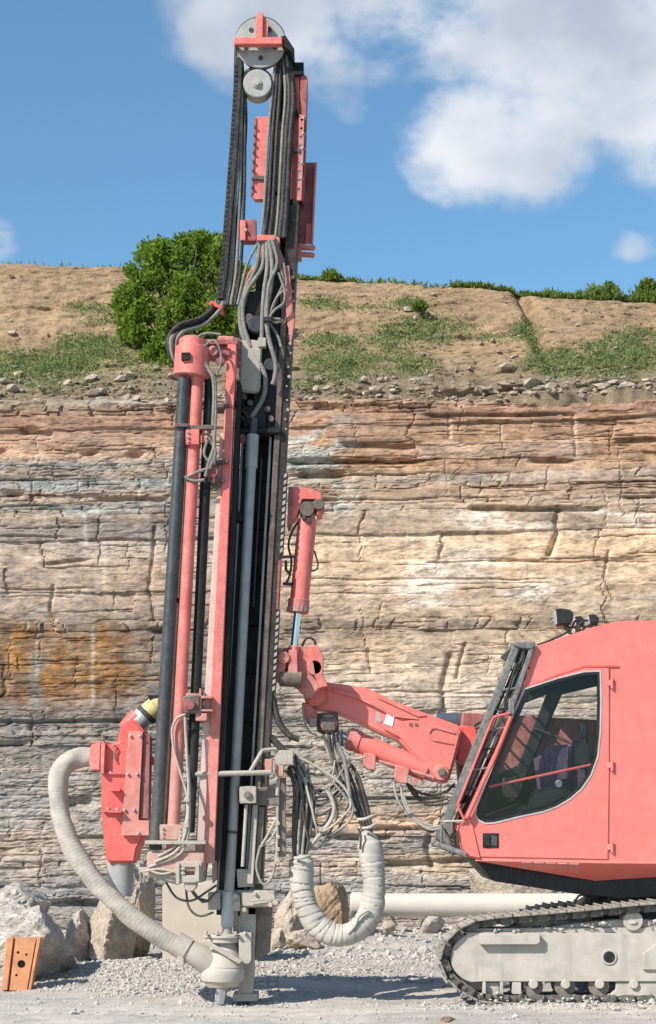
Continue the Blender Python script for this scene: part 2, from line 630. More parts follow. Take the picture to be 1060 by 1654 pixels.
def mound(X, Y):
    h = 0.0
    for (px, Y0, rx, ry, hh) in [(300, 1.9, 1.0, 1.1, 0.13), (170, 2.4, 0.8, 0.8, 0.09), (470, 2.4, 1.1, 0.8, 0.07), (560, 4.3, 1.6, 1.0, 0.05),
                                 (480, 7.2, 2.2, 1.2, 0.12), (900, 8.6, 3.0, 1.0, 0.16), (60, 5.0, 1.5, 2.0, 0.15), (780, 1.2, 0.9, 0.35, 0.03)]:
        X0 = (px - PXC) / sc(Y0)
        h = h + hh * np.exp(-((X - X0) / rx) ** 2 - ((Y - Y0) / ry) ** 2)
    return h


def ground_h(X, Y):
    near = np.exp(-(np.maximum(0, np.abs(X) - 6) / 5) ** 2) * np.exp(-(np.maximum(0, np.abs(Y - 4) - 8) / 5) ** 2)
    h = mound(X, Y)
    h = h + near * (0.055 * (fbm(X, Y, 1.6, 1.0, 5, 4) - 0.5) + 0.034 * (fbm(X, Y, 0.22, 0.2, 9, 4, .6) - 0.5))
    h = h + 0.012 * near * np.sin(Y * 21 + 3 * fbm(X, Y, 2.5, 0.8, 31, 2)) * sstep(0.1, -0.6, Y)     # wheel and track marks along the front
    return h - 0.012


gx = np.concatenate([-np.geomspace(900, 5.3, 30), np.arange(-5.2, 5.21, 0.04), np.geomspace(5.3, 900, 30)])
gy = np.concatenate([-np.geomspace(900, 2.3, 30), np.arange(-2.2, 10.41, 0.04), np.geomspace(10.6, 900, 24)])
X, Y = np.meshgrid(gx, gy, indexing='ij')
Z = ground_h(X, Y)
V = np.stack([X, Y, Z], -1).reshape(-1, 3)
n_ = fbm(X, Y, 1.4, 0.6, 71, 4).ravel()
n2_ = fbm(X, Y, 0.25, 0.12, 73, 3).ravel()
wt = sstep(0.38, 0.62, n_)[:, None]
gcol = np.array([[0.48, 0.44, 0.39]]) * (1 - wt) + np.array([[0.40, 0.372, 0.335]]) * wt
gcol = gcol * (0.88 + 0.26 * n2_[:, None])
gcol = gcol * .88 * (0.86 + 0.28 * fbm(X, Y, .06, .05, 75, 3, .6).ravel()[:, None])
ground = link('ground', np_mesh('ground', V, grid_faces(len(gx), len(gy)), 'floor', True, gcol))
tag(ground, kind='structure')

# ---------------------------------------------------------------- cliff of bedded rock
CY = 10.0


def zc(py):
    return HC + (PYH - py) / sc(CY)


bands = [(560, 600, 'r'), (600, 622, 'r'), (622, 640, 'b'), (640, 657, 'r'), (657, 682, 'b'), (682, 712, 'b'), (712, 739, 'b'), (739, 763, 'b'), (763, 784, 't'), (784, 804, 'b'), (804, 822, 't'),
         (822, 862, 'm'), (862, 908, 'm'), (908, 950, 'm'), (950, 1000, 'm'), (1000, 1016, 'r'), (1016, 1072, 'm'), (1072, 1126, 'm'), (1126, 1152, 'b'),
         (1152, 1205, 't'), (1205, 1240, 'b'), (1240, 1285, 't'), (1285, 1318, 'b'), (1318, 1350, 't'), (1350, 1382, 'b'), (1382, 1400, 't'), (1400, 1432, 'b'),
         (1432, 1470, 't'), (1470, 1500, 'b'), (1500, 1560, 't')]
rg = np.random.default_rng(21)
beds = []                                                  # (z top, z bottom, style)
for a, b, stl in bands:
    if stl in 'tr':
        z = zc(a)
        end = zc(b)
        while z - end > 0.03:
            th = rg.uniform(0.045, 0.125) if stl == 't' else rg.uniform(0.06, 0.13)
            zn = max(end, z - th)
            if zn - end < 0.03:
                zn = end
            beds.append((z, zn, stl))
            z = zn
    else:
        beds.append((zc(a), zc(b), stl))
beds = beds[::-1]                                          # from the bottom up
edges_z = np.array([b[1] for b in beds] + [beds[-1][0]])
cx = np.arange(-7.6, 7.61, 0.025)
cz = np.arange(-0.35, 8.40, 0.0165)
X, Zg = np.meshgrid(cx, cz, indexing='ij')
warp = 0.12 * (fbm(X, Zg, 3.2, 1.2, 41, 3) - 0.5) + 0.07 * (fbm(X, Zg, 0.6, 0.3, 43, 4) - 0.5)
dip = 0.026 * sstep(2.0, 7.0, Zg)
zz = Zg - dip * X - warp
bid = np.clip(np.searchsorted(edges_z, zz, side='right') - 1, 0, len(beds) - 1)
xw = X + 0.30 * (fbm(X, Zg, 0.6, 0.30, 47, 4, .6) - 0.5)
prot = np.zeros_like(X)
block = np.zeros(X.shape, int)
ed = np.full(X.shape, 9.0)
tone = np.zeros_like(X)
hue = np.zeros_like(X)
jd = np.zeros_like(X)
nblk = 0
isobj = {}
broad_left = rg.uniform(-1, 1, len(beds))
for k, (zt, zb, stl) in enumerate(beds):
    sel = bid == k
    if not sel.any():
        nblk += 1
        continue
    lo, hi = {'b': (0.7, 3.2), 'm': (1.4, 5.0), 't': (0.2, 1.1), 'r': (0.14, 0.5)}[stl]
    js = [-8.2 + rg.uniform(0, 1)]
    while js[-1] < 8.2:
        js.append(js[-1] + rg.uniform(lo, hi))
    js = np.array(js)
    xs = xw[sel]
    zs = zz[sel]
    bi = np.searchsorted(js, xs)
    nb = len(js) + 1
    bedp = {'b': 0.045, 'm': 0.03, 't': 0.018, 'r': 0.03}[stl] * rg.normal()
    bp = rg.normal(size=nb) * {'b': 0.034, 'm': 0.016, 't': 0.016, 'r': 0.04}[stl]
    tx = rg.normal(size=nb) * 0.018
    tz = rg.normal(size=nb) * 0.05
    mid = np.concatenate([[js[0]], (js[1:] + js[:-1]) / 2, [js[-1]]])
    prot[sel] = bedp + bp[bi] + tx[bi] * (xs - mid[bi]) + tz[bi] * (zs - (zt + zb) / 2)
    tone[sel] = rg.normal() * 0.06 + rg.normal(size=nb)[bi] * 0.07
    hue[sel] = rg.normal() * 0.3 + rg.normal(size=nb)[bi] * 0.5
    dj = np.minimum(np.abs(xs - js[np.clip(bi - 1, 0, len(js) - 1)]), np.abs(xs - js[np.clip(bi, 0, len(js) - 1)]))
    ed[sel] = dj
    jd[sel] = (rg.random(nb) < {'b': 0.35, 'm': 0.15, 't': 0.5, 'r': 0.8}[stl])[bi]
    block[sel] = nblk + bi
    for q in range(nb):
        isobj[nblk + q] = stl in 'bm'
    nblk += nb
eb = np.minimum(np.abs(zz - edges_z[bid]), np.abs(edges_z[np.clip(bid + 1, 0, len(edges_z) - 1)] - zz))
sty = np.array([{'b': 0, 'm': 1, 't': 2, 'r': 3}[b[2]] for b in beds])[bid]
on = sstep(0.50, 0.68, fbm(X, zz * 0 + bid * 3.1, 1.0, 1.0, 51, 4))
crack = np.exp(-(eb / 0.017) ** 2) * on * np.array([0.060, 0.035, 0.026, 0.03])[sty]
crack += np.exp(-(eb / 0.03) ** 2) * 0.006 * (sty < 2)
crack += np.exp(-(ed / 0.022) ** 2) * jd * 0.055
PX_ = PXC + X * sc(CY)
PY_ = PYH - (Zg - HC) * sc(CY)


def slot(x0, x1, py, th, dep, tilt=0.0):
    """an undercut: a thin deep gap below a ledge"""
    c = py + tilt * (PX_ - x0) + 9 * (fbm(X, Zg * 0, 0.7, 1, int(py), 3) - 0.5)
    return dep * sstep(x0 - 6, x0 + 12, PX_) * sstep(x1 + 6, x1 - 25, PX_) * np.exp(-np.abs((PY_ - c) / th) ** 3)


for args in [(760, 985, 819, 4.0, .16), (552, 682, 716, 5.0, .16, .02), (470, 690, 744, 4, .13), (488, 562, 766, 6, .20), (690, 935, 664, 3, .12), (858, 935, 739, 4, .13),
             (30, 62, 692, 5, .15), (-300, 14, 727, 6, .16), (130, 160, 729, 4, .12), (205, 240, 732, 6, .15), (150, 280, 803, 4, .12), (0, 40, 796, 4, .1), (0, 120, 866, 2.5, .06),
             (70, 150, 914, 3, .08, -.12), (0, 150, 950, 2, .05), (240, 300, 1020, 5, .14), (-200, 60, 1202, 6, .14), (0, 220, 1167, 3, .09), (110, 160, 1296, 9, .18), (120, 260, 1355, 4, .12),
             (0, 30, 1373, 4, .1), (40, 175, 1462, 7, .22), (-100, 60, 1405, 3, .1), (590, 900, 1120, 2.5, .05), (620, 820, 1395, 5, .14, -.03), (600, 760, 1340, 4, .12), (560, 720, 1292, 3, .10),
             (460, 640, 1352, 5, .14), (640, 700, 1250, 4, .10), (480, 900, 935, 2, .04), (700, 1060, 905, 2, .05), (1000, 1200, 705, 4, .12), (1010, 1300, 800, 4, .12), (870, 1060, 600, 6, .1)]:
    crack += slot(*args)


def fissure(pts, wd, dep):
    """a steep crack along a polyline in photo coordinates"""
    d = np.full(X.shape, 1e3)
    for (xa, ya), (xb, yb) in zip(pts, pts[1:]):
        vx, vy = xb - xa, yb - ya
        tt = np.clip(((PX_ - xa) * vx + (PY_ - ya) * vy) / (vx * vx + vy * vy), 0, 1)
        d = np.minimum(d, np.hypot(PX_ - xa - tt * vx, PY_ - ya - tt * vy))
    d = d + 3 * (fbm(X, Zg, .15, .15, 93, 3) - 0.5)
    return dep * np.exp(-(np.maximum(d, 0) / wd) ** 2)


for args in [([(906, 820), (900, 840), (904, 858), (890, 892)], 4.5, .14), ([(985, 890), (978, 930), (992, 965)], 2.5, .07), ([(250, 850), (246, 905), (240, 950), (250, 1000)], 3.0, .07),
             ([(728, 1060), (715, 1110), (720, 1150)], 5, .10), ([(700, 1330), (690, 1365), (697, 1400)], 5, .12), ([(85, 945), (80, 985), (88, 1000)], 2.5, .06),
             ([(752, 1040), (742, 1075), (738, 1095)], 3.0, .07), ([(595, 1050), (600, 1085)], 3, .06), ([(727, 668), (729, 700)], 1.8, .04), ([(812, 680), (813, 706)], 1.8, .04), ([(930, 665), (935, 730)], 3.0, .05)]:
    crack += fissure(*args)
_oy = PY_ + 70 * (fbm(X, Zg, .18, 1.2, 92, 3) - .5)
ochre_zone = sstep(985, 1030, _oy) * sstep(1175, 1105, _oy) * sstep(-60, 30, PX_ + 50 * (fbm(X, Zg, .25, .6, 88, 3) - .5)) * sstep(300, 215, PX_ + 60 * (fbm(X, Zg, .25, .6, 90, 3) - .5))
shaly = sstep(1125, 1175, PY_) + sstep(690, 730, PY_) * sstep(845, 810, PY_) * np.clip(sstep(330, 240, PX_) + sstep(430, 470, PX_) * sstep(620, 540, PX_), 0, 1)
shaly = np.clip(shaly, 0, 1)
rough = 0.026 * (fbm(X, Zg, 0.5, 0.28, 61, 5, 0.6) - 0.5) + (0.020 + 0.022 * shaly + 0.05 * ochre_zone) * (fbm(X, Zg, 0.20, 0.055, 63, 4, 0.65) - 0.5)
ridged = np.abs(fbm(X, Zg, 0.38, 0.10, 68, 4, 0.6) - 0.5) * 2
rough -= 0.028 * shaly * sstep(0.14, 0.0, ridged)
chunky = np.floor(fbm(X, Zg, 0.34, 0.16, 65, 2) * 9) / 9
rough += 0.09 * (chunky - 0.5) * (0.22 + .38 * shaly)
lam = fbm(X, Zg, 1.1, 0.045, 69, 3, .6)
rough += 0.020 * (lam - 0.5)
flake = fbm(X, Zg, 0.9, 0.28, 70, 4, .55)
rough += 0.015 * (sstep(.47, .50, flake) + sstep(.56, .585, flake) - 1) * sstep(640, 660, PY_)
rough += 0.24 * (fbm(X, Zg, .45, .22, 72, 5, .6) - .5) * sstep(660, 640, PY_)
big = 0.16 * (fbm(X, Zg, 4.5, 2.2, 67, 2) - 0.5)
lean = 0.05 * (Zg - 4) + 2.4 * np.maximum(0, Zg - 7.74)
# many short thin partings along the bedding, and a few steep hairline cracks
rk = np.random.default_rng(77)
for q in range(900):
    x0, z0_ = rk.uniform(-5.6, 5.6), rk.uniform(0, 7.7)
    if 4.5 < z0_ < 6.1 and rk.random() < (.75 if x0 > -1 else .45):
        continue
    L = rk.uniform(.12, 1.3) if q < 780 else .03
    hgt = .05 if q < 780 else rk.uniform(.08, .4)
    i0, i1 = np.searchsorted(cx, [x0 - .05, x0 + L + .05])
    j0, j1 = np.searchsorted(cz, [z0_ - hgt, z0_ + hgt])
    xs_, zs_ = X[i0:i1, j0:j1], Zg[i0:i1, j0:j1]
    if xs_.size == 0:
        continue
    if q < 780:
        ln_c = z0_ + .02 * (xs_ - x0) + .05 * (fbm(xs_, xs_ * 0 + q, .22, 1, 33, 3) - .5)
        a_ = np.exp(-((zs_ - ln_c) / .010) ** 2) * sstep(x0 - .02, x0 + .06, xs_) * sstep(x0 + L + .02, x0 + L - .08, xs_)
    else:
        ln_c = x0 + .14 * (fbm(zs_, zs_ * 0 + q, .12, 1, 34, 3) - .5)
        a_ = np.exp(-((xs_ - ln_c) / .013) ** 2) * sstep(z0_ - hgt, z0_ - hgt * .7, zs_) * sstep(z0_ + hgt, z0_ + hgt * .7, zs_)
    crack[i0:i1, j0:j1] += a_ * rk.uniform(.015, .05)
flat = 1 - .42 * sstep(640, 670, PY_)
Yc = CY + lean - (prot * 0.42 + rough * flat + big) + crack * (flat + .12)
Yc = Yc + 0.10 * sstep(1000, 985, PY_) * 0 + 0.06 * sstep(1150, 1180, PY_)

# colours of the beds, read off the photograph (left part, right part)
KL = [(560, (160, 140, 112)), (640, (156, 140, 116)), (655, (162, 128, 104)), (672, (172, 132, 106)), (690, (182, 148, 122)), (722, (186, 154, 126)), (735, (150, 152, 146)), (752, (168, 156, 140)), (768, (142, 148, 146)), (790, (172, 150, 130)), (806, (142, 146, 142)), (822, (178, 160, 138)),
      (840, (158, 150, 140)), (870, (170, 158, 144)), (900, (176, 158, 138)), (960, (172, 154, 136)), (1000, (150, 138, 122)), (1020, (128, 118, 106)), (1060, (134, 122, 106)), (1110, (118, 112, 104)), (1160, (110, 108, 104)), (1230, (136, 130, 122)), (1290, (128, 126, 120)), (1350, (140, 134, 124)), (1400, (148, 142, 130)), (1440, (116, 118, 118)), (1500, (128, 128, 124)), (1560, (130, 128, 122))]
KR = [(560, (166, 146, 116)), (625, (162, 144, 116)), (645, (176, 142, 112)), (662, (170, 132, 104)), (690, (186, 148, 114)), (720, (188, 150, 116)), (740, (176, 138, 106)), (752, (196, 160, 124)), (775, (170, 152, 132)), (790, (184, 154, 124)), (812, (190, 166, 138)), (830, (204, 182, 152)),
      (870, (206, 182, 148)), (910, (208, 180, 142)), (950, (210, 184, 150)), (990, (196, 174, 144)), (1010, (166, 150, 126)), (1030, (188, 166, 138)), (1080, (184, 164, 136)), (1120, (172, 156, 134)), (1160, (150, 142, 128)), (1230, (142, 134, 120)), (1290, (146, 140, 128)), (1330, (176, 150, 120)), (1360, (140, 138, 132)), (1400, (164, 148, 124)), (1430, (128, 130, 128)), (1500, (150, 142, 130)), (1560, (150, 142, 130))]


def knots(K, py):
    xs = [k[0] for k in K]
    cs = np.array([srgb(*k[1]) for k in K])
    return np.stack([np.interp(py, xs, cs[:, c]) for c in range(3)], -1)


pyb = PY_ + dip * X * sc(CY) + warp * sc(CY)
lr = sstep(300, 600, PX_ + 160 * (fbm(X, Zg, 1.0, 0.25, 81, 3) - 0.5))[..., None]
C = knots(KL, pyb) * (1 - lr) + knots(KR, pyb) * lr
lum = C.mean(-1, keepdims=True)
C = C * .70 + lum * np.array([1.05, 1.0, .93]) * .30
C = C * np.array([1.05, .955, .91]) / 1.28 * (1 + .46 * sstep(1010, 1160, PY_)[..., None] * np.array([.90, 1.0, 1.14]))
C = C * (1 + tone)[..., None]
hm = (sstep(0.5, 1.0, hue) * 0.55 * sstep(1010, 980, PY_) * (0.4 + 0.6 * shaly))[..., None]
C = C * (1 - hm) + np.array(srgb(146, 152, 150)) * hm
hm2 = (sstep(0.3, 1.0, -hue) * 0.22 * sstep(1150, 1180, PY_))[..., None]
C = C * (1 - hm2) + np.array(srgb(176, 150, 118)) * hm2
gz = np.clip(sstep(430, 465, PX_) * sstep(640, 500, PX_) * sstep(655, 675, PY_) * sstep(860, 800, PY_) * sstep(0.42, 0.56, fbm(X, Zg, 0.6, 0.12, 83, 3)), 0, 1)[..., None]
C = C * (1 - gz * .8) + np.array(srgb(160, 160, 152)) * gz * .8
wx = X + .5 * (fbm(X, Zg, .35, .30, 84, 4, .6) - .5)
st = (ochre_zone * sstep(0.38, 0.62, fbm(wx, Zg, 0.30, 1.1, 85, 5, .6)))[..., None]
och = np.array(srgb(140, 98, 50)) * (0.75 + 0.6 * fbm(X, Zg, .2, .12, 87, 3)[..., None])
st = st * (.55 + .45 * sstep(.40, .58, fbm(X, Zg, .14, .10, 94, 3, .6)))[..., None]
C = C * (1 - .82 * st) + och * .82 * st
st2 = (ochre_zone * sstep(0.55, 0.68, fbm(wx, Zg, 0.16, 1.0, 86, 4, .6)))[..., None]
C = C * (1 - .6 * st2) + np.array(srgb(112, 82, 58)) * .6 * st2
wn = fbm(X, Zg, 0.8, 0.13, 89, 4)
wz = np.clip(sstep(812, 826, PY_) * sstep(862, 842, PY_) * sstep(700, 780, PX_) + sstep(925, 945, PY_) * sstep(992, 972, PY_) * sstep(560, 680, PX_) * .9 + sstep(860, 900, PY_) * sstep(960, 930, PY_) * sstep(620, 690, PX_) * sstep(880, 780, PX_) * .8, 0, 1)
wm = (wz * sstep(0.40, 0.62, wn) * .75)[..., None]
C = C * (1 - .7 * wm) + np.array(srgb(226, 216, 202)) * .7 * wm
for (jx, ja, jb) in [(728, 668, 704), (812, 678, 706), (933, 668, 736), (137, 832, 900), (168, 870, 960), (60, 1020, 1100), (150, 1010, 1140)]:
    jm = (np.exp(-((PX_ - jx + 3 * (fbm(X, Zg, .1, .1, 95, 2) - .5)) / 3.2) ** 2) * sstep(ja - 3, ja + 3, PY_) * sstep(jb + 3, jb - 3, PY_))[..., None]
    C = C * (1 - .38 * jm) + np.array(srgb(196, 190, 178)) * .38 * jm
ytint = (sstep(0.52, 0.66, fbm(X, Zg, 0.7, 0.5, 97, 4)) * .35)[..., None]
C = C * (1 - ytint) + C * np.array([1.10, 0.98, 0.82]) * ytint
spk = fbm(X, Zg, .11, .05, 98, 3, .65)[..., None]
C = C * (1 - .40 * sstep(.56, .72, spk)) * (1 + .18 * sstep(.44, .30, spk))
patch = (fbm(X, Zg, .55, .35, 96, 4, .6) - .5)[..., None]
C = C * (1 + .5 * patch)
vst = (fbm(X, Zg, 0.09, 1.3, 99, 3) - 0.5)[..., None]
C = C * (1 + 0.30 * vst * sstep(800, 840, PY_)[..., None])
C = np.clip(C, 0.02, 0.8)

V = np.stack([X, Yc, Zg], -1).reshape(-1, 3)
Cf = C.reshape(-1, 3)
F = grid_faces(len(cx), len(cz))
fb_ = block.ravel()[F[:, 0]]
objs = np.array([isobj.get(b, False) for b in range(nblk + 50)])
# outside the frame the beds are not cut into separate pieces
inview = np.abs(V[F[:, 0], 0]) < 5.6
fo = objs[fb_] & inview


def submesh(name, fsel):
    f = F[fsel]
    u, inv = np.unique(f, return_inverse=True)
    return V[u], inv.reshape(f.shape), Cf[u]


v, f, c = submesh('cliff', ~fo)
cliff = link('terrain_cliff', np_mesh('terrain_cliff', v, f, 'rock_face', False, c))
tag(cliff, 'quarry face of level tan and grey rock beds', None, None, 'structure')
order = np.argsort(fb_[fo], kind='stable')
ids = fb_[fo][order]
idx = np.nonzero(fo)[0][order]
cuts = np.nonzero(np.diff(ids))[0] + 1
small = []
for chunk in np.split(idx, cuts):
    if len(chunk) < 120:
        small.append(chunk)
        continue
    v, f, c = submesh('rock_block', chunk)
    ctr = v.mean(0)
    link('rock_block', np_mesh('rock_block', v - ctr, f, 'rock_face', False, c), None, cliff, ctr)
if small:
    v, f, c = submesh('rock_chips', np.concatenate(small))
    tag(link('rock_chips', np_mesh('rock_chips', v, f, 'rock_face', False, c), None, cliff), kind='stuff')

# ---------------------------------------------------------------- hillside of soil above the cliff
RIDGE = [(-600, 418), (0, 427), (210, 434), (300, 440), (480, 452), (600, 457), (740, 463), (835, 472), (862, 482), (900, 485), (1060, 489), (1700, 486)]
RY = 14.3


def ridge_z(Xr):
    s = sc(RY)
    return HC + (PYH - np.interp(PXC + Xr * s, [r[0] for r in RIDGE], [r[1] for r in RIDGE])) / s


VEG = [(60, 590, 120, 30, 1.1), (150, 560, 70, 25, 1.1), (20, 600, 60, 22, .9), (150, 500, 60, 13, .8), (170, 518, 50, 12, .6), (90, 620, 90, 20, .55), (20, 655, 30, 10, .7), (690, 535, 75, 24, 1.1), (640, 545, 60, 30, .8), (530, 552, 55, 13, .95),
       (560, 590, 80, 32, .85), (660, 590, 60, 22, .6), (525, 492, 50, 11, .9), (660, 493, 55, 10, .9), (590, 498, 30, 8, .5), (850, 535, 28, 18, .95), (800, 548, 60, 12, .6), (900, 585, 60, 30, .85), (1000, 575, 80, 40, .8), (1040, 545, 50, 25, .5),
       (960, 600, 90, 14, .6), (1120, 560, 90, 40, .8), (-120, 560, 120, 40, .9), (500, 620, 60, 18, .5), (860, 560, 12, 30, .7), (200, 575, 40, 30, .6), (240, 600, 50, 20, .5)]


def veg_mask(pxv, pyv, Xv, Yv):
    m_ = np.zeros_like(pxv)
    for (a, b, ra, rb, wv) in VEG:
        m_ = np.maximum(m_, wv * np.exp(-(((pxv - a) / ra) ** 2 + ((pyv - b) / rb) ** 2) * 1.1))
    return m_


def slope_point(Xv, tv):
    """hillside surface: tv 0 at the cliff edge, 1 at the ridge"""
    zr = ridge_z(Xv)
    z0 = 7.76 + 0.024 * Xv + 0.45 * (fbm(Xv, Xv * 0, 1.1, 1.0, 121, 4, .6) - 0.5)
    prof = 0.86 * tv + 0.14 * sstep(0, 1, tv) + 0.05 * np.sin(tv * 9.0 + 0.5 * fbm(Xv, tv, 2, .4, 105, 2)) * (1 - tv) * tv * 2
    Yv = 10.28 + (RY - 10.28) * tv
    Yv = Yv + 0.4 * (fbm(Xv, tv * 5, 2.6, 1.6, 101, 4) - 0.5) * (1 - tv) * sstep(0, .12, tv) + 0.34 * (fbm(Xv, tv * 5, 0.5, 0.30, 103, 5, .62) - 0.5) + 0.22 * (fbm(Xv, tv * 5, 3.0, 0.22, 104, 4, .6) - 0.5) * (1 - .5 * tv)
    # the washed gully and its low bank on the right
    gxp = (858 + 22 * (1 - tv) - PXC) / sc(12.5) + 0.12 * (fbm(tv * 4, Xv * 0, .5, 1, 107, 3) - .5)
    Yv = Yv + 0.30 * np.exp(-((Xv - gxp) / 0.10) ** 2) * sstep(0.15, 0.4, tv) - 0.32 * sstep(gxp, gxp + 0.10, Xv) * sstep(gxp + 2.6, gxp + 0.5, Xv) * sstep(0.2, 0.5, tv) * sstep(1.0, .9, tv)
    Zv = z0 + (zr - z0) * prof
    return Yv, Zv


hx = np.arange(-9, 9.01, 0.035)
ht = np.linspace(0, 1, 170)
X, T = np.meshgrid(hx, ht, indexing='ij')
Yh, Zh = slope_point(X, T)
# the soil bank runs down behind the rock edge
X = np.concatenate([X[:, :1], X], 1)
Yh = np.concatenate([Yh[:, :1] + .10, Yh], 1)
Zh = np.concatenate([Zh[:, :1] - .75, Zh], 1)
# a small crust of turf overhangs along the ridge, then the land runs on level
Xb = np.repeat(hx[:, None], 12, 1)
yb = np.concatenate([[0.25, 0.8], np.geomspace(1.6, 250, 10)])
Yb = Yh[:, -1:] + yb[None, :]
Zb = Zh[:, -1:] + 0.03 * np.minimum(yb, 1.0)[None, :] - 0.018 * yb[None, :]
Xb = Xb * (1 + 0.12 * np.maximum(0, yb - 2)[None, :])
Xa, Ya, Za = np.concatenate([X, Xb], 1), np.concatenate([Yh, Yb], 1), np.concatenate([Zh, Zb], 1)
sA = S0 * D0 / (D0 + Ya)
pxA, pyA = PXC + Xa * sA, PYH - (Za - HC) * sA
vm = veg_mask(pxA, pyA, Xa, Ya)
soil = np.array(srgb(160, 134, 106)) * (0.86 + 0.3 * fbm(Xa, Ya, 1.2, .35, 111, 4)[..., None])
soil2 = np.array(srgb(136, 120, 98))
lowm = sstep(565, 620, pyA + 18 * (fbm(Xa, Ya, .6, .4, 113, 3) - .5))[..., None]
C = soil * (1 - lowm) + soil2 * (0.8 + .4 * fbm(Xa, Ya, .2, .12, 115, 3)[..., None]) * lowm
band_d = (sstep(.5, .62, fbm(Xa, Za, 3.0, .16, 117, 3)) * .35)[..., None]
C = C * (1 - band_d) + C * np.array([.80, .77, .74]) * band_d
vmn = np.clip(vm * 1.1 + 1.4 * (fbm(Xa, Ya, .35, .25, 119, 3) - .55), 0, 1)[..., None] * sstep(.15, .5, vm)[..., None]
C = C * (1 - .55 * vmn) + np.array(srgb(118, 124, 82)) * .55 * vmn
C = C / 1.0
back = (Ya > RY + 0.6)[..., None]
C = np.where(back, np.array([[0.13, 0.16, 0.06]]), C)
V = np.stack([Xa, Ya, Za], -1).reshape(-1, 3)
hill = link('hillside', np_mesh('hillside', V, grid_faces(len(hx), Xa.shape[1]), 'soil', True, np.clip(C, .02, .7).reshape(-1, 3)))
tag(hill, kind='structure')

# ---------------------------------------------------------------- small leaves and stones as masses
rl = np.random.default_rng(5)


def leaf_mesh(name, centres, size, mat, up=0.3, long=1.6):
    """one small bent leaf (two triangles) at every centre"""
    n = len(centres)
    d = rl.normal(size=(n, 3))
    d[:, 2] = np.abs(d[:, 2]) * up + up * 0.6
    d /= np.linalg.norm(d, axis=1)[:, None]
    s = rl.normal(size=(n, 3))
    s -= (s * d).sum(1)[:, None] * d
    s /= np.linalg.norm(s, axis=1)[:, None]
    sz = size * rl.uniform(0.45, 1.6, n)[:, None]
    a = centres
    tip = centres + d * sz * long
    l = centres + d * sz * long * 0.5 + s * sz * 0.38
    r = centres + d * sz * long * 0.5 - s * sz * 0.38
    V_ = np.stack([a, l, tip, r], 1).reshape(-1, 3)
    k = np.arange(n)[:, None] * 4
    F_ = np.concatenate([k + np.array([0, 1, 2]), k + np.array([0, 2, 3])])
    return np_mesh(name, V_, F_, mat)


# weeds on the hillside
pts = []
N = 260000
xs = rl.uniform(-8, 8, N)
ts = rl.uniform(0.0, 1.0, N)
yy, zz_ = slope_point(xs, ts)
s_ = S0 * D0 / (D0 + yy)
pm = veg_mask(PXC + xs * s_, PYH - (zz_ - HC) * s_, xs, yy)
prob = np.clip(pm * 1.0 + 1.5 * (fbm(xs, yy, .38, .25, 119, 3) - .56), 0, 1) * sstep(.12, .5, pm) + 0.006
keep = rl.random(N) < prob * 0.55
base = np.stack([xs, yy, zz_], 1)[keep]
cent = np.concatenate([base + rl.normal(size=base.shape) * np.array([.05, .05, .02]) for _ in range(3)])
weeds = link('weeds', leaf_mesh('weeds', cent, 0.024, 'weed_leaf', 0.7))
tag(weeds, 'low green weeds spread in patches over the bare soil slope', 'weeds', None, 'stuff')

# grass along the ridge
gc = []
for (a, b, cnt, hgt, bk) in [(838, 1100, 26000, .40, 1.6), (1100, 1500, 12000, .40, 1.6), (730, 840, 2000, .04, .3), (480, 575, 900, .03, .2), (575, 735, 350, .0, .2), (-300, 210, 150, .0, .2)]:
    xs = rl.uniform((a - PXC) / sc(RY), (b - PXC) / sc(RY), cnt)
    yy, zz_ = slope_point(xs, np.full(cnt, 1.0))
    yo = rl.uniform(-0.05, bk, cnt)
    ramp_ = np.clip((PXC + xs * sc(RY) - a) / 120, 0.35, 1) if hgt > .2 else 1
    hh = rl.random(cnt) ** 1.1 * hgt * ramp_ * np.clip(2.6 * fbm(xs, yo, .45, .6, 131, 3) - .55, .08, 2)
    gc.append(np.stack([xs, yy + yo, zz_ + hh + 0.02 * yo], 1))
grass = link('ridge_grass', leaf_mesh('ridge_grass', np.concatenate(gc), 0.032, 'grass_leaf', 1.2, 2.4))
tag(grass, 'grass growing along the top edge of the hillside against the sky', 'grass', None, 'stuff')


def stone_mesh(name, centres, sizes, mat, flat=0.7):
    ico = bmesh.new()
    bmesh.ops.create_icosphere(ico, subdivisions=1, radius=1.0)
    bv = np.array([v.co[:] for v in ico.verts])
    bf = np.array([[v.index for v in f.verts] for f in ico.faces])
    ico.free()
    n = len(centres)
    k = len(bv)
    sc3 = sizes[:, None, None] * rl.uniform(0.6, 1.3, (n, 1, 3)) * np.array([1, 1, flat])
    vv = bv[None] * (1 + 0.22 * rl.normal(size=(n, k, 1))) * sc3
    ang = rl.uniform(0, 6.28, n)
    c_, s2 = np.cos(ang)[:, None], np.sin(ang)[:, None]
    x_ = vv[..., 0] * c_ - vv[..., 1] * s2
    y_ = vv[..., 0] * s2 + vv[..., 1] * c_
    vv = np.stack([x_, y_, vv[..., 2]], -1) + centres[:, None, :]
    ff = bf[None] + (np.arange(n) * k)[:, None, None]
    return np_mesh(name, vv.reshape(-1, 3), ff.reshape(-1, 3), mat)


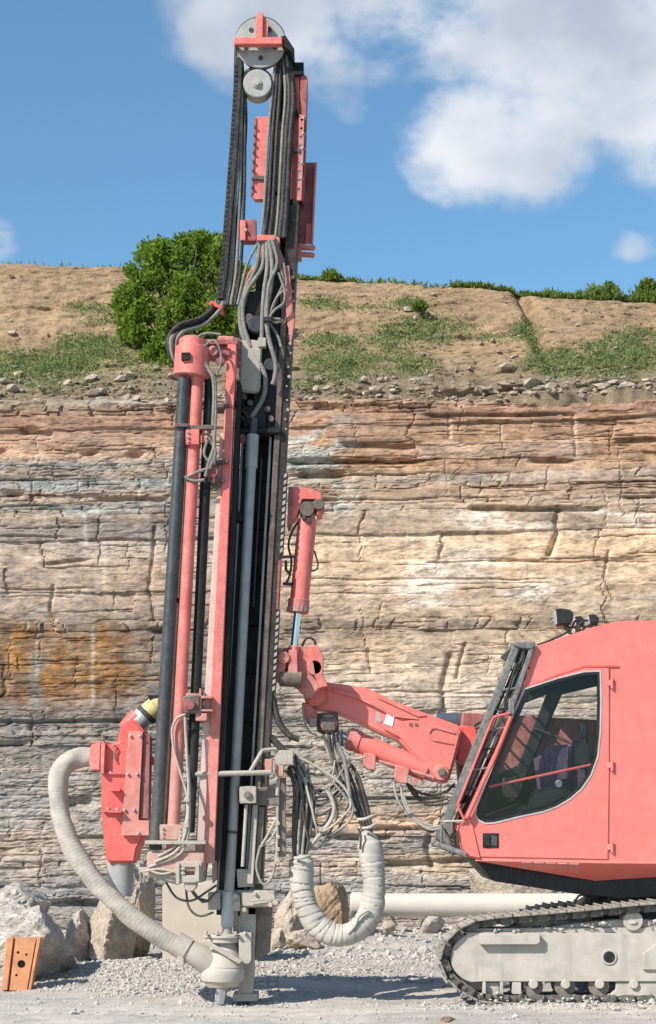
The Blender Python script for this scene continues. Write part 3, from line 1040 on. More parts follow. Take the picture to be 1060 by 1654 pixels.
# loose scree at the foot of the hillside and on the soil
N = 1500
xs = rl.uniform(-7.5, 7.5, N)
ts = np.abs(rl.normal(size=N)) * 0.10
ts[:260] = rl.uniform(0, .9, 260)
yy, zz_ = slope_point(xs, np.clip(ts, 0, 1))
szs = np.clip(rl.lognormal(-3.9, .75, N), .010, .16)
tag(link('scree', stone_mesh('scree', np.stack([xs, yy - .02, zz_ + szs * .2], 1), szs, 'scree', .6)), 'loose grey and tan scree along the foot of the soil slope', 'scree', None, 'stuff')

# gravel on the quarry floor
cs, ss = [], []
for (pxa, pxb, Ya_, Yb_, cnt, mu) in [(150, 450, 0.5, 3.2, 9000, -4.75), (60, 240, 0.9, 2.6, 1500, -4.7), (420, 700, 1.6, 5.0, 2600, -4.6), (-100, 1150, -1.5, 1.0, 5200, -5.35), (-60, 1120, -1.4, 6.0, 420, -4.3), (380, 900, 4.0, 9.5, 1500, -3.9),
                                      (300, 480, -.3, .6, 700, -4.9), (680, 1100, -0.6, 0.1, 900, -4.6), (0, 500, 4.5, 9.5, 1200, -3.8)]:
    Yr = rl.uniform(Ya_, Yb_, cnt)
    pr = rl.uniform(pxa, pxb, cnt)
    xr = (pr - PXC) / (S0 * D0 / (D0 + Yr))
    sz = np.clip(rl.lognormal(mu, .45, cnt), .004, .07)
    cs.append(np.stack([xr, Yr, ground_h(xr, Yr) + sz * .25], 1))
    ss.append(sz)
cs, ss = np.concatenate(cs), np.concatenate(ss)
tag(link('gravel', stone_mesh('gravel', cs, ss, 'pebble', .75)), 'pale grey gravel heaped around the drill foot', 'gravel', None, 'stuff')

# ---------------------------------------------------------------- bush on the slope


def lobes_leaves(lobes, n, squash=1.0):
    out = []
    tot = sum(r ** 2 for *_, r in lobes)
    for (x, y, z, r) in lobes:
        k = int(n * r * r / tot)
        d = rl.normal(size=(k, 3))
        d /= np.linalg.norm(d, axis=1)[:, None]
        rad = r * (0.45 + 0.62 * rl.random(k) ** 0.45)
        rad *= 0.50 + 0.95 * vnoise(d[:, 0] * 3 + x * 9, d[:, 2] * 3 + d[:, 1] * 2 + z * 7, .5, .5, 201)
        out.append(np.array([[x, y, z]]) + d * rad[:, None] * np.array([[1, 1, squash]]))
    return np.concatenate(out)


def make_bush(px, py_base, t_y, lob, nleaf, label, size=.05, mat='bush_leaf', name='bush', cat='bush', group=None):
    b0 = P(px, py_base, t_y)
    root = empty(name, b0, label, cat, group)
    lobes = [(*P(a, b, t_y + dy)[:], r) for (a, b, dy, r) in lob]
    link('foliage', leaf_mesh('foliage', lobes_leaves(lobes, nleaf), size, mat, .5, 1.5), None, root)
    bm = bmesh.new()
    for (x, y, z, r) in lobes:
        mid = b0.lerp(Vector((x, y, z)), .5) + Vector((random.uniform(-.06, .06), 0, 0))
        b_tube(bm, smooth_path([b0 + Vector((random.uniform(-.05, .05), 0, -.15)), mid, Vector((x, y, z))], .1), lambda f, a: .028 * (1 - .75 * f), 6)
    fin('stems', bm, 'bark', root)
    return root


BL = [(290, 425, .1, .42), (325, 405, .25, .38), (250, 450, 0, .38), (345, 440, .2, .45), (385, 450, .3, .40), (300, 470, -.1, .46), (235, 500, -.05, .36), (275, 515, -.2, .42), (225, 540, -.15, .30), (260, 560, -.3, .32), (330, 500, -.05, .48), (375, 500, .2, .42), (310, 545, -.2, .40),
      (355, 545, 0, .36), (240, 575, -.35, .20), (270, 590, -.45, .22), (225, 455, .05, .20), (270, 405, .2, .24), (350, 395, .3, .24), (300, 395, .25, .2), (330, 385, .3, .16)]
rb = random.Random(8)
BL = [(x, y, dy, r * .60) for x, y, dy, r in BL]
for _ in range(46):                                        # smaller sprays that break the outline
    an = rb.uniform(-.2, 1.25) * math.pi
    ex, ey = rb.uniform(.80, 1.10), rb.uniform(.80, 1.12)
    BL.append((298 + 95 * ex * math.cos(an), 480 - 92 * ey * math.sin(an) + (12 if math.cos(an) < 0 else 0), rb.uniform(-.2, .25), rb.uniform(.08, .20)))
make_bush(290, 592, 11.75, BL, 36000, 'large dense bright green bush growing on the soil slope', .044)
for i, (a, b, t_, r, lab) in enumerate([(678, 496, 12.9, .07, 'small green shrub at the right end of the upper weed patch'), (535, 448, 14.3, .10, 'tuft of dark green shrub on the ridge line beside the drill mast'),
                                        (985, 468, 15.3, .09, 'low green shrub standing up out of the ridge grass'), (1046, 466, 15.6, .13, 'broad low green shrub at the far end of the ridge grass')]):
    make_bush(a, b + 8, t_, [(a, b, 0, r), (a - r * 60, b + 4, 0, r * .7), (a + r * 60, b + 3, 0, r * .75)], 900 if i < 3 else 1600, lab, .045, 'grass_leaf', 'shrub', 'shrub')

# ---------------------------------------------------------------- boulders and other loose things


def rock(name, x0, y0, x1, y1, Y, depth, seed, mat, label, cat='boulder', facets=12, rough_=.10, group=None, sub=5, sharp=.94):
    """angular stone filling the box given in photo coordinates at depth Y"""
    rs = np.random.default_rng(seed)
    bm = bmesh.new()
    bmesh.ops.create_icosphere(bm, subdivisions=sub, radius=1)
    d = np.array([v.co[:] for v in bm.verts])
    d /= np.linalg.norm(d, axis=1)[:, None]
    nn = rs.normal(size=(facets, 3))
    nn /= np.linalg.norm(nn, axis=1)[:, None]
    off = rs.uniform(.62, 1.0, facets)
    r = np.full(len(d), 1.25)
    for k in range(facets):
        q = d @ nn[k]
        r = np.minimum(r, np.where(q > .05, off[k] / np.maximum(q, .05), 9))
    r = r * sharp + (1 - sharp) * .9
    p = d * r[:, None]
    p = p * (1 + rough_ * (fbm(p[:, 0] * 1.3 + 9, p[:, 2] * 1.3 + p[:, 1] * .9, .55, .55, seed, 4, .6) - .5)[:, None] * 2)
    p = p * (1 + rough_ * .6 * (fbm(p[:, 1] + 5, p[:, 2] - p[:, 0] * .7, .12, .12, seed + 1, 3, .6) - .5)[:, None] * 2)
    a, b = P(x0, y1, Y), P(x1, y0, Y)
    lo, hi = p.min(0), p.max(0)
    tgt_lo = np.array([a.x, Y, a.z - .06])
    tgt_hi = np.array([b.x, Y + depth, b.z])
    p = tgt_lo + (p - lo) / (hi - lo) * (tgt_hi - tgt_lo)
    for v, c in zip(bm.verts, p):
        v.co = c
    o = fin(name, bm, mat, None, smooth=28, base=True)
    return tag(o, label, cat, group)


rock('boulder', -40, 1428, 62, 1520, 2.6, 1.2, 11, 'boulder_pale', 'pale rounded boulder resting behind the larger boulder at the orange block')
rock('boulder', -60, 1462, 104, 1598, 1.30, 1.2, 12, 'boulder_pale', 'big pale grey boulder directly behind the orange grooved block')
rock('boulder', 92, 1472, 150, 1566, 3.4, .9, 13, 'boulder_pale', 'stone wedged in the gap between two large boulders', facets=10)
rock('boulder', 127, 1446, 220, 1566, 3.2, 1.1, 15, 'boulder_tan', 'upright buff boulder under the curved suction hose', facets=13)
rock('boulder', 182, 1392, 244, 1545, 3.9, .8, 16, 'boulder_tan', 'tall narrow tan stone standing behind the dust collector outlet', facets=10)
rock('boulder', 440, 1432, 500, 1532, 6.2, .9, 17, 'boulder_tan', 'buff boulder behind the drill mast foot', facets=12)
rock('boulder', 494, 1424, 566, 1520, 6.6, .8, 18, 'boulder_brown', 'brown streaked split boulder seen through the hose loop', facets=9, rough_=.12)
rock('boulder', 760, 1400, 900, 1500, 8.9, .8, 19, 'boulder_tan', 'broad tan boulder at the cliff foot behind the cream pipe', facets=12)
rock('boulder', 560, 1478, 596, 1510, 7.6, .4, 20, 'boulder_pale', 'small stone propping the free end of the cream pipe', 'stone')
rock('boulder', 456, 1502, 520, 1534, 5.6, .5, 22, 'boulder_tan', 'low flat stone lying in front of the brown split boulder', 'stone')
for k, (a, b, c_, d_, Yk, lab) in enumerate([(103, 1548, 134, 1574, 2.5, 'small stone at the foot of the buff boulder'), (430, 1500, 462, 1530, 5.2, 'small stone in the shade right behind the mast foot'), (618, 1488, 640, 1506, 7.0, 'small stone by the shadow line of the cream pipe'),
                                          (712, 1645, 742, 1656, -1.35, 'brown flat stone on the floor in front of the track'), (800, 1484, 830, 1500, 7.4, 'stone under the cream pipe near the crawler track')]):
    rock('stone', a, b, c_, d_, Yk, .25, 31 + k, 'boulder_brown' if k == 3 else 'boulder_tan', lab, 'stone', 12, sub=3)
# sawn block behind the mast foot
o = pris('stone_block', [(262, 1428), (384, 1424), (388, 1562), (262, 1566)], 3.55, 4.2, 'concrete_pale', None, .02, 2)
tag(o, 'flat sawn cream stone block standing behind the mast foot', 'stone block')

# cream pipe on the floor by the cliff
p0, p1 = P(566, 1463, 7.6), P(1500, 1463, 7.6)
bm = bmesh.new()
for (ra, xa, xb) in [(.155, p0.x, p1.x), (.172, p0.x + .02, p0.x + .16)]:
    b_tube(bm, [Vector((xa, 7.6 + .16, p0.z)), Vector((xb, 7.6 + .16, p0.z))], ra, 28)
o = fin('large_pipe', bm, 'pipe_cream', None)
tag(o, 'large cream pipe lying along the foot of the cliff', 'pipe')
for k, xq in enumerate((700, 960, 1250)):
    q = P(xq, 1463, 7.6)
    rock('stone', xq - 22, 1479, xq + 22, 1512, 7.58, .4, 51 + k, 'boulder_pale', ['stone packed under the cream pipe left of the track', 'stone packed under the cream pipe behind the track', 'stone packed under the cream pipe past the cab'][k], 'stone', 12, sub=3)

# orange grooved block leaning on the boulder
og = empty('grooved_block', P(38, 1600, 1.0), 'orange brown grooved metal block with drilled holes leaning on a boulder', 'metal block')
OB = [(10, 1515), (66, 1515), (50, 1600), (2, 1600)]


def ob(u, v):
    (ax, ay), (bx_, by), (cx_, cy), (dx, dy) = OB
    return (ax * (1 - u) * (1 - v) + bx_ * u * (1 - v) + cx_ * u * v + dx * (1 - u) * v, ay * (1 - v) + cy * v)


hl = [circle(*ob(.55, .5), 6.5), circle(*ob(.40, .28), 2.4), circle(*ob(.66, .32), 2.0), circle(*ob(.44, .71), 2.2)]
holed('plate', [ob(.27, 0), ob(.86, 0), ob(.86, 1), ob(.27, 1)], hl, 1.0, 1.035, 'orange_block', og)
pris('backing', [ob(0, 0), ob(1, 0), ob(1, 1), ob(0, 1)], 1.06, 1.17, 'orange_block', og, .006)
pris('rib', [ob(0, 0), ob(.21, 0), ob(.21, 1), ob(0, 1)], .99, 1.06, 'orange_block', og, .006)
pris('rib', [ob(.90, 0), ob(1, 0), ob(1, 1), ob(.90, 1)], .99, 1.06, 'orange_block', og, .006)
bx('hole_backing', ob(.4, .4)[0], ob(0, .40)[1], ob(.72, .4)[0], ob(0, .62)[1], 1.036, 1.058, 'dark_plastic', og, 0)  # dark slab set behind the large hole

# ================================================================ THE DRILL RIG
rig = empty('drill_rig', (2.0, 1.0, 0.0), 'red crawler drill rig with a tall black drilling mast, boom and cab', 'drill rig')
PX = 1.0 / S0                                              # one photo pixel at the mast


def R(y):
    return 478 - 0.0555 * (y - 440)                        # right edge of the leaning mast


def MQ(d0, d1, ya, yb):
    return [(R(ya) + d0, ya), (R(ya) + d1, ya), (R(yb) + d1, yb), (R(yb) + d0, yb)]


# ---------------------------------------------------------------- feed mast
mast = pris('feed_mast', MQ(-64, -4, 395, 1480), .30, .42, 'mast_steel', rig)
mast['label'] = 'long black steel feed beam of the drilling mast'
pris('flange', MQ(-71, -56, 520, 1478), .0, .40, 'black_paint', mast)
pris('flange', MQ(-20, 0, 330, 1478), .0, .40, 'mast_steel', mast)
pris('slide_rail', MQ(-73, -69.5, 690, 1440), -.02, .06, 'grey_steel', mast, .002)
pris('slide_rail', MQ(-28, -24, 700, 1440), .04, .10, 'grey_steel', mast, .002)
pris('slide_rail', MQ(-20, -11, 430, 1440), -.015, .0, 'brown_steel', mast, .003)
pris('slide_rail', MQ(-40, -37, 740, 980), .12, .16, 'dark_steel', mast, .002)
pris('channel', MQ(-34, -6, 100, 400), .14, .40, 'black_paint', mast)
pris('channel', [(446, 90), (468, 90), (458, 392), (428, 392)], .10, .16, 'black_paint', mast)
pris('channel', MQ(-12, -2, 322, 470), .02, .30, 'brown_steel', mast)
# lacing plates inside the beam
for k in range(9):
    y0 = 760 + k * 78
    pris('cross_plate', MQ(-56, -20, y0, y0 + 16), .24, .30, 'black_paint', mast, .002)
# notched rack on the right edge
for (ya, yb) in ((762, 900), (985, 1125)):
    pris('rack_bar', MQ(1, 5, ya, yb), .02, .10, 'brown_steel', mast, .002)
    nt = int((yb - ya) / 11)
    for k in range(nt):
        y0 = ya + 4 + k * 11
        x0 = R(y0) - 1
        pris('rack_tooth', [(x0, y0), (x0 + 4.5, y0 - 3), (x0 + 4.5, y0 + 3), (x0, y0 + 6.5)], .0, .03, 'dusty_metal', mast, .0)
for k in range(15):
    y0 = 448 + k * 17.5
    bolt(R(y0) - 5 + (k * 7 % 5), y0 + (k * 5 % 7), -.02, 'dusty_metal', mast, 1.6 if k % 3 else 2.6)
pris('side_plate', MQ(-2, 2, 905, 985), -.01, .25, 'maroon_shaded_red', mast)

# head of the mast: guard plates
gp = pris('guard_plate', [(414, 188), (436, 188), (429, 322), (412, 322), (408, 316)], .03, .10, 'red_paint', rig)
pris('edge_strip', [(411, 190), (415, 190), (409, 314), (405.5, 312)], .02, .12, 'maroon_shaded_red', gp, .002)
for k in range(8):
    y0 = 205 + k * 14
    bolt(413.0 - (y0 - 190) * .045, y0, .015, 'dark_steel', gp, 2.2)
pris('strap', [(408, 282), (430, 284), (430, 290), (408, 289)], .01, .03, 'brown_steel', gp, .002)
gp = pris('guard_plate', [(474, 124), (484, 124), (482, 322), (458, 322), (464, 230)], .06, .30, 'red_paint', rig)
holed('perforated_edge', [(483, 185), (492, 185), (487, 323), (478.5, 323)], [circle(488 - (y0 - 185) * .04, y0, 2.2, 8) for y0 in range(193, 318, 14)], .0, .02, 'red_dusty', gp)
for y0 in range(190, 310, 24):
    rod('stud', P(490 - (y0 - 185) * .04, y0, -.02), P(493 - (y0 - 185) * .04, y0 + 3, .01), .010, 'dusty_metal', gp, 8)
pris('side_sheet', [(486, 114), (497, 125), (491, 322), (487, 322), (493, 190), (484, 185)], .03, .34, 'maroon_shaded_red', gp)
pris('strap', [(468, 238), (486, 240), (486, 245), (468, 244)], -.01, .02, 'brown_steel', gp, .002)
pris('cap_frame', [(468, 118), (474, 114), (490, 114), (490, 119), (476, 120), (472, 160), (486, 190), (481, 190), (468, 150)], .0, .05, 'black_paint', gp, .003)
fp = pris('fin_plate', [(487, 262), (510, 262), (504, 392), (479, 392)], .22, .26, 'maroon_shaded_red', rig)
pris('edge_flange', [(509, 261), (512, 261), (505.5, 393), (503, 393)], .14, .27, 'red_dusty', fp, .002)
pris('lit_patch', [(494.5, 361), (504, 361), (502.5, 392), (493, 392)], .20, .22, 'red_paint', fp, .002)  # sunlit corner of the plate, painted as a brighter red patch
fk = pris('fork_bracket', [(480, 392), (488, 392), (487, 413), (479, 413)], .12, .28, 'red_dusty', rig)
pris('prong', [(488, 394), (508, 396), (510, 399), (507, 402), (488, 401)], .14, .19, 'red_dusty', fk)
pris('prong', [(487, 406), (507, 407), (509, 410.5), (506, 414), (487, 412)], .14, .19, 'red_dusty', fk)
b = bx('bracket_box', 388, 355, 397, 388, .0, .12, 'red_paint', rig)
bx('bracket_web', 396, 354, 414, 389, .02, .12, 'maroon_shaded_red', b)  # bracket's shadow side, its shade given by the darker red
disc('hole_rim', 397, 371, -.01, .03, 3, 'dusty_metal', b, 10)

# sheaves
sh = disc('hose_sheave', 421, 68, -.03, -.005, 41, 'grey_steel', rig, 44, .006)
disc('groove', 421, 68, -.006, .105, 36, 'black_paint', sh, 44)
disc('back_flange', 421, 68, .105, .13, 41, 'dark_steel', sh, 44)
disc('hub', 421, 66, -.05, -.02, 11, 'grey_steel', sh, 20)
disc('hub_bolt', 421, 66, -.065, -.04, 4.5, 'dusty_metal', sh, 6)
for a in range(5):
    an = a * 2 * math.pi / 5 + .3
    disc('lightening_hole', 421 + 25 * math.cos(an), 68 + 25 * math.sin(an), -.034, -.028, 4, 'dark_steel', sh, 12, 0)
sh = disc('hose_sheave', 416, 134, -.03, .10, 23, 'grey_steel', rig, 36, .006)
disc('groove', 416, 134, -.0, .08, 24.2, 'black_paint', sh, 36)
disc('hub', 415, 133, -.045, -.02, 8, 'dusty_metal', sh, 20)
disc('hub_bolt', 415, 133, -.06, -.04, 4.5, 'grey_steel', sh, 8)
hb = bx('sheave_bracket', 378, 59, 456, 71, -.14, -.075, 'red_paint', rig, .006)
bx('upright', 414, 20, 425, 60, -.13, -.08, 'red_paint', hb, .005)
pris('gusset', [(425, 24), (434, 34), (432, 59), (425, 59)], -.10, -.08, 'red_dusty', hb, .002)
pris('side_arm', [(454, 58), (461, 56), (476, 79), (472, 85), (456, 71)], -.12, .16, 'black_paint', hb, .004)
pris('side_arm', [(378, 66), (384, 66), (384, 74), (380, 74)], -.12, .16, 'brown_steel', hb, .003)

# hoses of the mast: left run, over the sheave, right run


def mast_loop(dx, Yq, r, mat, rad=37):
    L = [(420 - rad - .5 + dx * .6, 70, Yq)]
    pts = [(346 + dx, 492, Yq - .02), (353 + dx, 450, Yq), (362 + dx, 330, Yq), (371 + dx, 200, Yq), (378 + dx * .5, 110, Yq)]
    pts += [(421 - rad * math.cos(a), 68 - rad * math.sin(a), Yq) for a in (0.0, .5, 1.0, 1.57, 2.1, 2.6, 3.1)]
    pts += [(461 + dx * .2, 110, Yq), (455 + dx * .3, 230, Yq), (449 + dx * .4, 330, Yq), (443 + dx * .5, 384, Yq)]
    return hose('hydraulic_hose', pts, r, mat, rig)


# broad ribbed carrier belt on the outside of the left run
cbelt = pris('carrier_belt', [(381, 92), (392, 92), (385, 228), (367, 440), (360, 482), (350, 482), (357, 420), (372, 228)], -.02, .09, 'hose_dark', rig, .004)
for k in range(48):
    y0 = 104 + k * 7.8
    x0 = np.interp(y0, [92, 228, 420, 482], [381, 372, 357, 350])
    pris('belt_rib', [(x0 - .7, y0), (x0 + 4, y0), (x0 + 4, y0 + 3.6), (x0 - .7, y0 + 3.6)], -.026, .092, 'hose_dark', cbelt, 0)
for dx, Yq, mm, rr in ((9, .085, 'hose_dark', .026), (17, .03, 'hose_rubber', .014), (25, .055, 'hose_dark', .022)):
    mast_loop(dx, Yq, rr, mm)
for k, (dx, mm) in enumerate(((0, 'hose_rubber'), (7, 'hose_rubber'), (14, 'hose_dark'))):
    pts = [(396 + dx * .4, 330 + k, .03), (392 + dx * .7, 250, .03), (394 + dx, 165, .02), (393 + dx * .3, 135, .02)]
    hose('hydraulic_hose', [(352 + dx + 14, 492, .02), (361 + dx + 14, 430, .03), (373 + dx + 8, 300, .03), (386 + dx * .7, 165, .03), (392 + dx * .2, 134, .03), (400, 114, .03), (417, 110, .03), (434, 120, .03), (441, 140, .03), (438 + dx * .3, 230, .0), (428 + dx * .6, 384, -.02)], .014, mm, rig)
for k, (x0, x1, rr, mm) in enumerate(((427, 421, .013, 'hose_rubber'), (434, 427, .015, 'hose_dark'), (441, 436, .017, 'hose_dark'), (450, 445, .013, 'hose_rubber'), (457, 452, .026, 'hose_dark'), (463, 459, .026, 'hose_dark'))):
    hose('hydraulic_hose', [(447 + k * 3, 78, .03 + k * .01), (x0 + 11 + (2 - k) * (k < 2), 150, .01), (x0 + 6, 220, -.03), (x0, 330, -.04), (x1, 385, -.04)], rr, mm, rig)
cl = bx('hose_clamp', 415, 379, 444, 388, -.10, -.02, 'red_paint', rig)
bx('clamp_leg', 438, 382, 452, 392, -.06, .10, 'red_dusty', cl)
# hose guide at the foot of the left run
pris('hose_guide', [(337, 491), (341, 485), (361, 495), (358, 500)], -.12, .04, 'red_bright', rig, .006)

# fan of hoses from the clamp to the rock drill
FAN = [([(420, 388), (414, 430), (396, 470), (388, 500), (392, 540), (412, 575), (428, 605), (426, 640), (410, 668), (400, 682)], .021, 'hose_rubber'), ([(426, 388), (424, 430), (402, 465), (393, 490), (394, 525), (405, 560)], .018, 'hose_rubber'),
       ([(431, 388), (432, 430), (427, 470), (424, 510), (423, 552)], .019, 'hose_rubber'), ([(435, 388), (440, 430), (436, 470), (430, 500), (434, 545), (445, 585), (444, 610), (440, 622)], .020, 'hose_rubber'),
       ([(440, 388), (448, 425), (436, 455), (432, 480), (431, 515)], .016, 'hose_rubber'), ([(424, 388), (419, 420), (404, 440), (394, 465), (391, 500)], .012, 'red_dusty'), ([(415, 395), (400, 425), (392, 455), (384, 492)], .012, 'hose_rubber'),
       ([(446, 390), (452, 430), (458, 455), (448, 480), (436, 510), (455, 516)], .012, 'hose_rubber'), ([(459, 425), (462, 462), (446, 482), (434, 512)], .010, 'hose_rubber'), ([(450, 440), (460, 470), (458, 490), (444, 500), (436, 512)], .011, 'hose_rubber'),
       ([(430, 515), (441, 530), (450, 545), (454, 560)], .012, 'hose_rubber'), ([(432, 515), (444, 521), (457, 518)], .014, 'hose_rubber'), ([(384, 640), (388, 660), (397, 668), (402, 680)], .014, 'hose_dark'), ([(381, 560), (376, 600), (377, 640), (384, 665), (396, 680)], .012, 'hose_dark')]
for k, (pl, rr, mm) in enumerate(FAN):
    hose('hydraulic_hose', [(x, y, -.05 - .012 * (k % 5)) for x, y in pl], rr, mm, rig)
bx('hose_tie', 425, 511, 438, 518, -.14, -.06, 'hose_dark', rig, .003)
bx('hose_fitting', 417, 545, 430, 560, -.10, -.03, 'dusty_metal', rig, .005)

# rock drill on its sledge
dr = bx('rock_drill', 386, 470, 452, 704, .0, .26, 'black_paint', rig, .01)
dr['label'] = 'black rock drill head behind looping hoses'
pris('drill_cover', [(390, 546), (424, 550), (420, 630), (416, 634), (388, 632), (386, 624)], -.07, .0, 'beige_panel', dr, .012, 2)
for y0 in range(550, 630, 12):
    bolt(387, y0, -.075, 'dusty_metal', dr, 2.0)
for y0 in (600, 612, 624):
    bolt(419, y0, -.075, 'dusty_metal', dr, 2.0)
disc('drill_motor', 414, 523, -.08, .0, 14, 'dark_steel', dr, 20, .01)
disc('drill_motor', 402, 515, -.06, .0, 9, 'brown_steel', dr, 20, .008)
bx('drill_flange', 380, 690, 455, 700, -.06, .20, 'black_paint', dr, .01)
disc('coupling', 436, 588, -.05, .0, 10, 'dark_steel', dr, 18, .008)
bx('drill_block', 392, 655, 430, 690, -.04, .0, 'black_paint', dr, .01)
for (a, b_) in ((394, 640), (404, 650), (432, 660), (438, 676)):
    disc('drill_fitting', a, b_, -.06, .0, 5, 'brown_steel', dr, 12, .004)
pris('red_bracket', [(455, 430), (467, 428), (476, 520), (470, 560), (464, 520)], -.03, .02, 'red_dusty', rig)
pris('red_bracket', [(437, 392), (450, 396), (468, 440), (462, 446), (448, 410)], .0, .06, 'red_dusty', rig)

# drill string
bm = bmesh.new()
a0, a1 = P(362, 1600, -.08), P(409, 705, -.02)
a1 = Vector((a1.x, -.08, a1.z))
b_tube(bm, [a0, a1], 8.2 * PX, 20)
ds = fin('drill_rod', bm, 'drill_steel', rig)
ds['label'] = 'long grey drill rod running down to the ground'
rod('rod_sleeve', a0.lerp(a1, .94), a0.lerp(a1, 1.0), 10.2 * PX, 'drill_steel', ds, 20, bevel=.004)
rod('rod_shank', a1, a0.lerp(a1, 1.03), 7 * PX, 'dark_steel', ds, 16)
rod('rod_joint', a0.lerp(a1, .282), a0.lerp(a1, .288), 8.6 * PX, 'dark_steel', ds, 20)
rod('rod_guide', a0.lerp(a1, .115), a0.lerp(a1, .178), 10.5 * PX, 'galvanised', ds, 20, bevel=.004)
rod('drill_bit', P(356, 1622, -.08), P(358, 1596, -.08), 8.5 * PX, 'chrome', ds, 12, bevel=.006)
for k in range(6):
    an = k * math.pi / 3
    q = P(356, 1621, -.08) + Vector((math.cos(an) * .035, math.sin(an) * .035, .0))
    rod('bit_button', q, q + Vector((0, 0, .10)), .010, 'grey_steel', ds, 8)

# ---------------------------------------------------------------- rod magazine left of the mast
mag = pris('rod_magazine', [(368, 555), (382, 555), (346, 1395), (328, 1395)], -.30, -.12, 'red_paint', rig, .006)
mag['label'] = 'red rod magazine with spare drill tubes beside the mast'
pris('rail_side', [(356, 700), (369, 700), (328.5, 1395), (314, 1395)], -.28, -.14, 'red_lit_side', mag, .004)  # left side of the rail, sunlight painted in as a pale tone
pris('rail_side', [(382.5, 610), (390, 620), (356, 1390), (347, 1390)], -.24, .02, 'black_paint', mag, .004)  # right side of the rail, shade painted in as black
tubeL = rod('spare_rod', P(251, 1372, -.36), P(298, 612, -.36), 10.2 * PX, 'dark_steel', mag, 22)
rod('spare_rod', P(306, 1345, -.28), P(340, 605, -.28), 8.5 * PX, 'black_paint', mag, 20)
rod('spare_rod', P(266, 1345, -.20), P(312, 605, -.20), 6.0 * PX, 'dark_steel', mag, 16)
rod('column', P(277, 1400, -.34), P(319, 610, -.34), 10.0 * PX, 'red_paint', mag, 24)
# top head: a drum with a square hole and collar
c0, c1 = P(309, 608, -.32), P(311, 565, -.32)
hd = rod('top_drum', P(309, 606, -.32), P(311, 562, -.32), 28 * PX, 'red_paint', mag, 36, 27 * PX, bevel=.006)
rod('drum_cap', P(311, 562, -.32), P(312, 550, -.32), 22 * PX, 'red_paint', mag, 32, bevel=.005)
rod('drum_cap', P(312, 551, -.32), P(312, 546, -.32), 18 * PX, 'red_dusty', mag, 32, bevel=.004)
rod('drum_rim', P(308.5, 610, -.32), P(309, 605, -.32), 29 * PX, 'red_dusty', mag, 36, bevel=.003)
bx('drum_window', 293, 569, 307, 581, -.485, -.40, 'black_paint', mag, .0)
bx('head_frame', 330, 548, 384, 556, -.30, -.08, 'maroon_shaded_red', mag)
bx('head_frame', 336, 562, 372, 574, -.32, -.16, 'maroon_shaded_red', mag)
bx('head_motor', 352, 542, 378, 572, -.24, -.10, 'red_dusty', mag, .01)
disc('head_fitting', 344, 566, -.36, -.30, 8, 'red_dusty', mag, 16)
disc('head_fitting', 356, 582, -.34, -.28, 7, 'maroon_shaded_red', mag, 16)
bx('head_plate', 372, 545, 386, 590, -.14, -.06, 'maroon_shaded_red', mag)
# hoses arriving at the magazine head
for k, (o_, mm, rr) in enumerate(((0, 'hose_rubber', .022), (6, 'hose_dark', .024), (12, 'hose_rubber', .017), (-5, 'hose_dark', .02))):
    hose('hydraulic_hose', [(348 + o_, 488, .0 - .03 * k), (344 + o_ * .8, 503, -.05 - .03 * k), (322 + o_ * .5, 519 + o_ * .5, -.15 - .03 * k), (292 + o_ * .4, 528 + o_ * .6, -.25 - .02 * k), (277 + o_ * .6, 545 + o_ * .5, -.30), (276 + o_ * .7, 565, -.32), (284 + o_ * .4, 590, -.30)], rr, mm, rig)
for pl, rr in (([(318, 575), (316, 555), (322, 542), (340, 538), (358, 541)], .011), ([(320, 566), (330, 560), (342, 549), (352, 556), (358, 580), (352, 600), (350, 606)], .010), ([(319, 562), (324, 580), (336, 595), (344, 612), (346, 640), (344, 690), (346, 720), (338, 745), (332, 770)], .015), ([(322, 570), (340, 600), (348, 620), (347, 700), (340, 760)], .013),
               ([(335, 705), (345, 720), (348, 735), (338, 755), (320, 762), (300, 772)], .014), ([(344, 700), (334, 715), (330, 735), (345, 750), (347, 730)], .012), ([(298, 770), (312, 777), (330, 775)], .013)):
    hose('hydraulic_hose', [(x, y, -.40) for x, y in pl], rr, 'hose_rubber', rig)
# clamps along the magazine
cp = bx('clamp_plate', 282, 684, 304, 689, -.44, -.28, 'brown_steel', mag, .002)
bx('clamp_plate', 301, 686, 344, 693, -.42, -.20, 'brown_steel', mag, .002)
bx('clamp_block', 300, 692, 322, 718, -.42, -.26, 'red_paint', mag, .005)
for (a, b_) in ((304, 698), (304, 706), (304, 713), (333, 698), (333, 706)):
    bolt(a, b_, -.425, 'dusty_metal', mag, 2)
bx('clamp_block', 326, 694, 342, 714, -.38, -.26, 'red_dusty', mag, .005)
bx('strap', 345, 652, 374, 658, -.315, -.10, 'brown_steel', mag, .002)
bx('roller_block', 336, 742, 368, 748, -.34, -.14, 'brown_steel', mag, .003)
bx('roller_block', 336, 772, 362, 778, -.34, -.14, 'brown_steel', mag, .003)
disc('roller', 342, 760, -.38, -.28, 11, 'maroon_shaded_red', mag, 18)
rod('roller_pin', P(347, 742, -.345), P(345, 780, -.345), .012, 'red_dusty', mag)
pris('strap', [(340, 788), (358, 780), (357, 786), (341, 795)], -.315, -.30, 'brown_steel', mag, .002)
bx('stub_arm', 374, 826, 392, 842, -.10, .06, 'black_paint', mag, .004)
hose('stub_hook', [(366, 918, .0), (374, 918, .0), (380, 912, .0)], .012, 'black_paint', mag)
bx('stub_arm', 284, 966, 300, 972, -.30, -.24, 'black_paint', mag, .003)
pris('brace', [(384, 700), (392, 720), (398, 712), (394, 695)], -.04, .02, 'red_dusty', mag, .003)
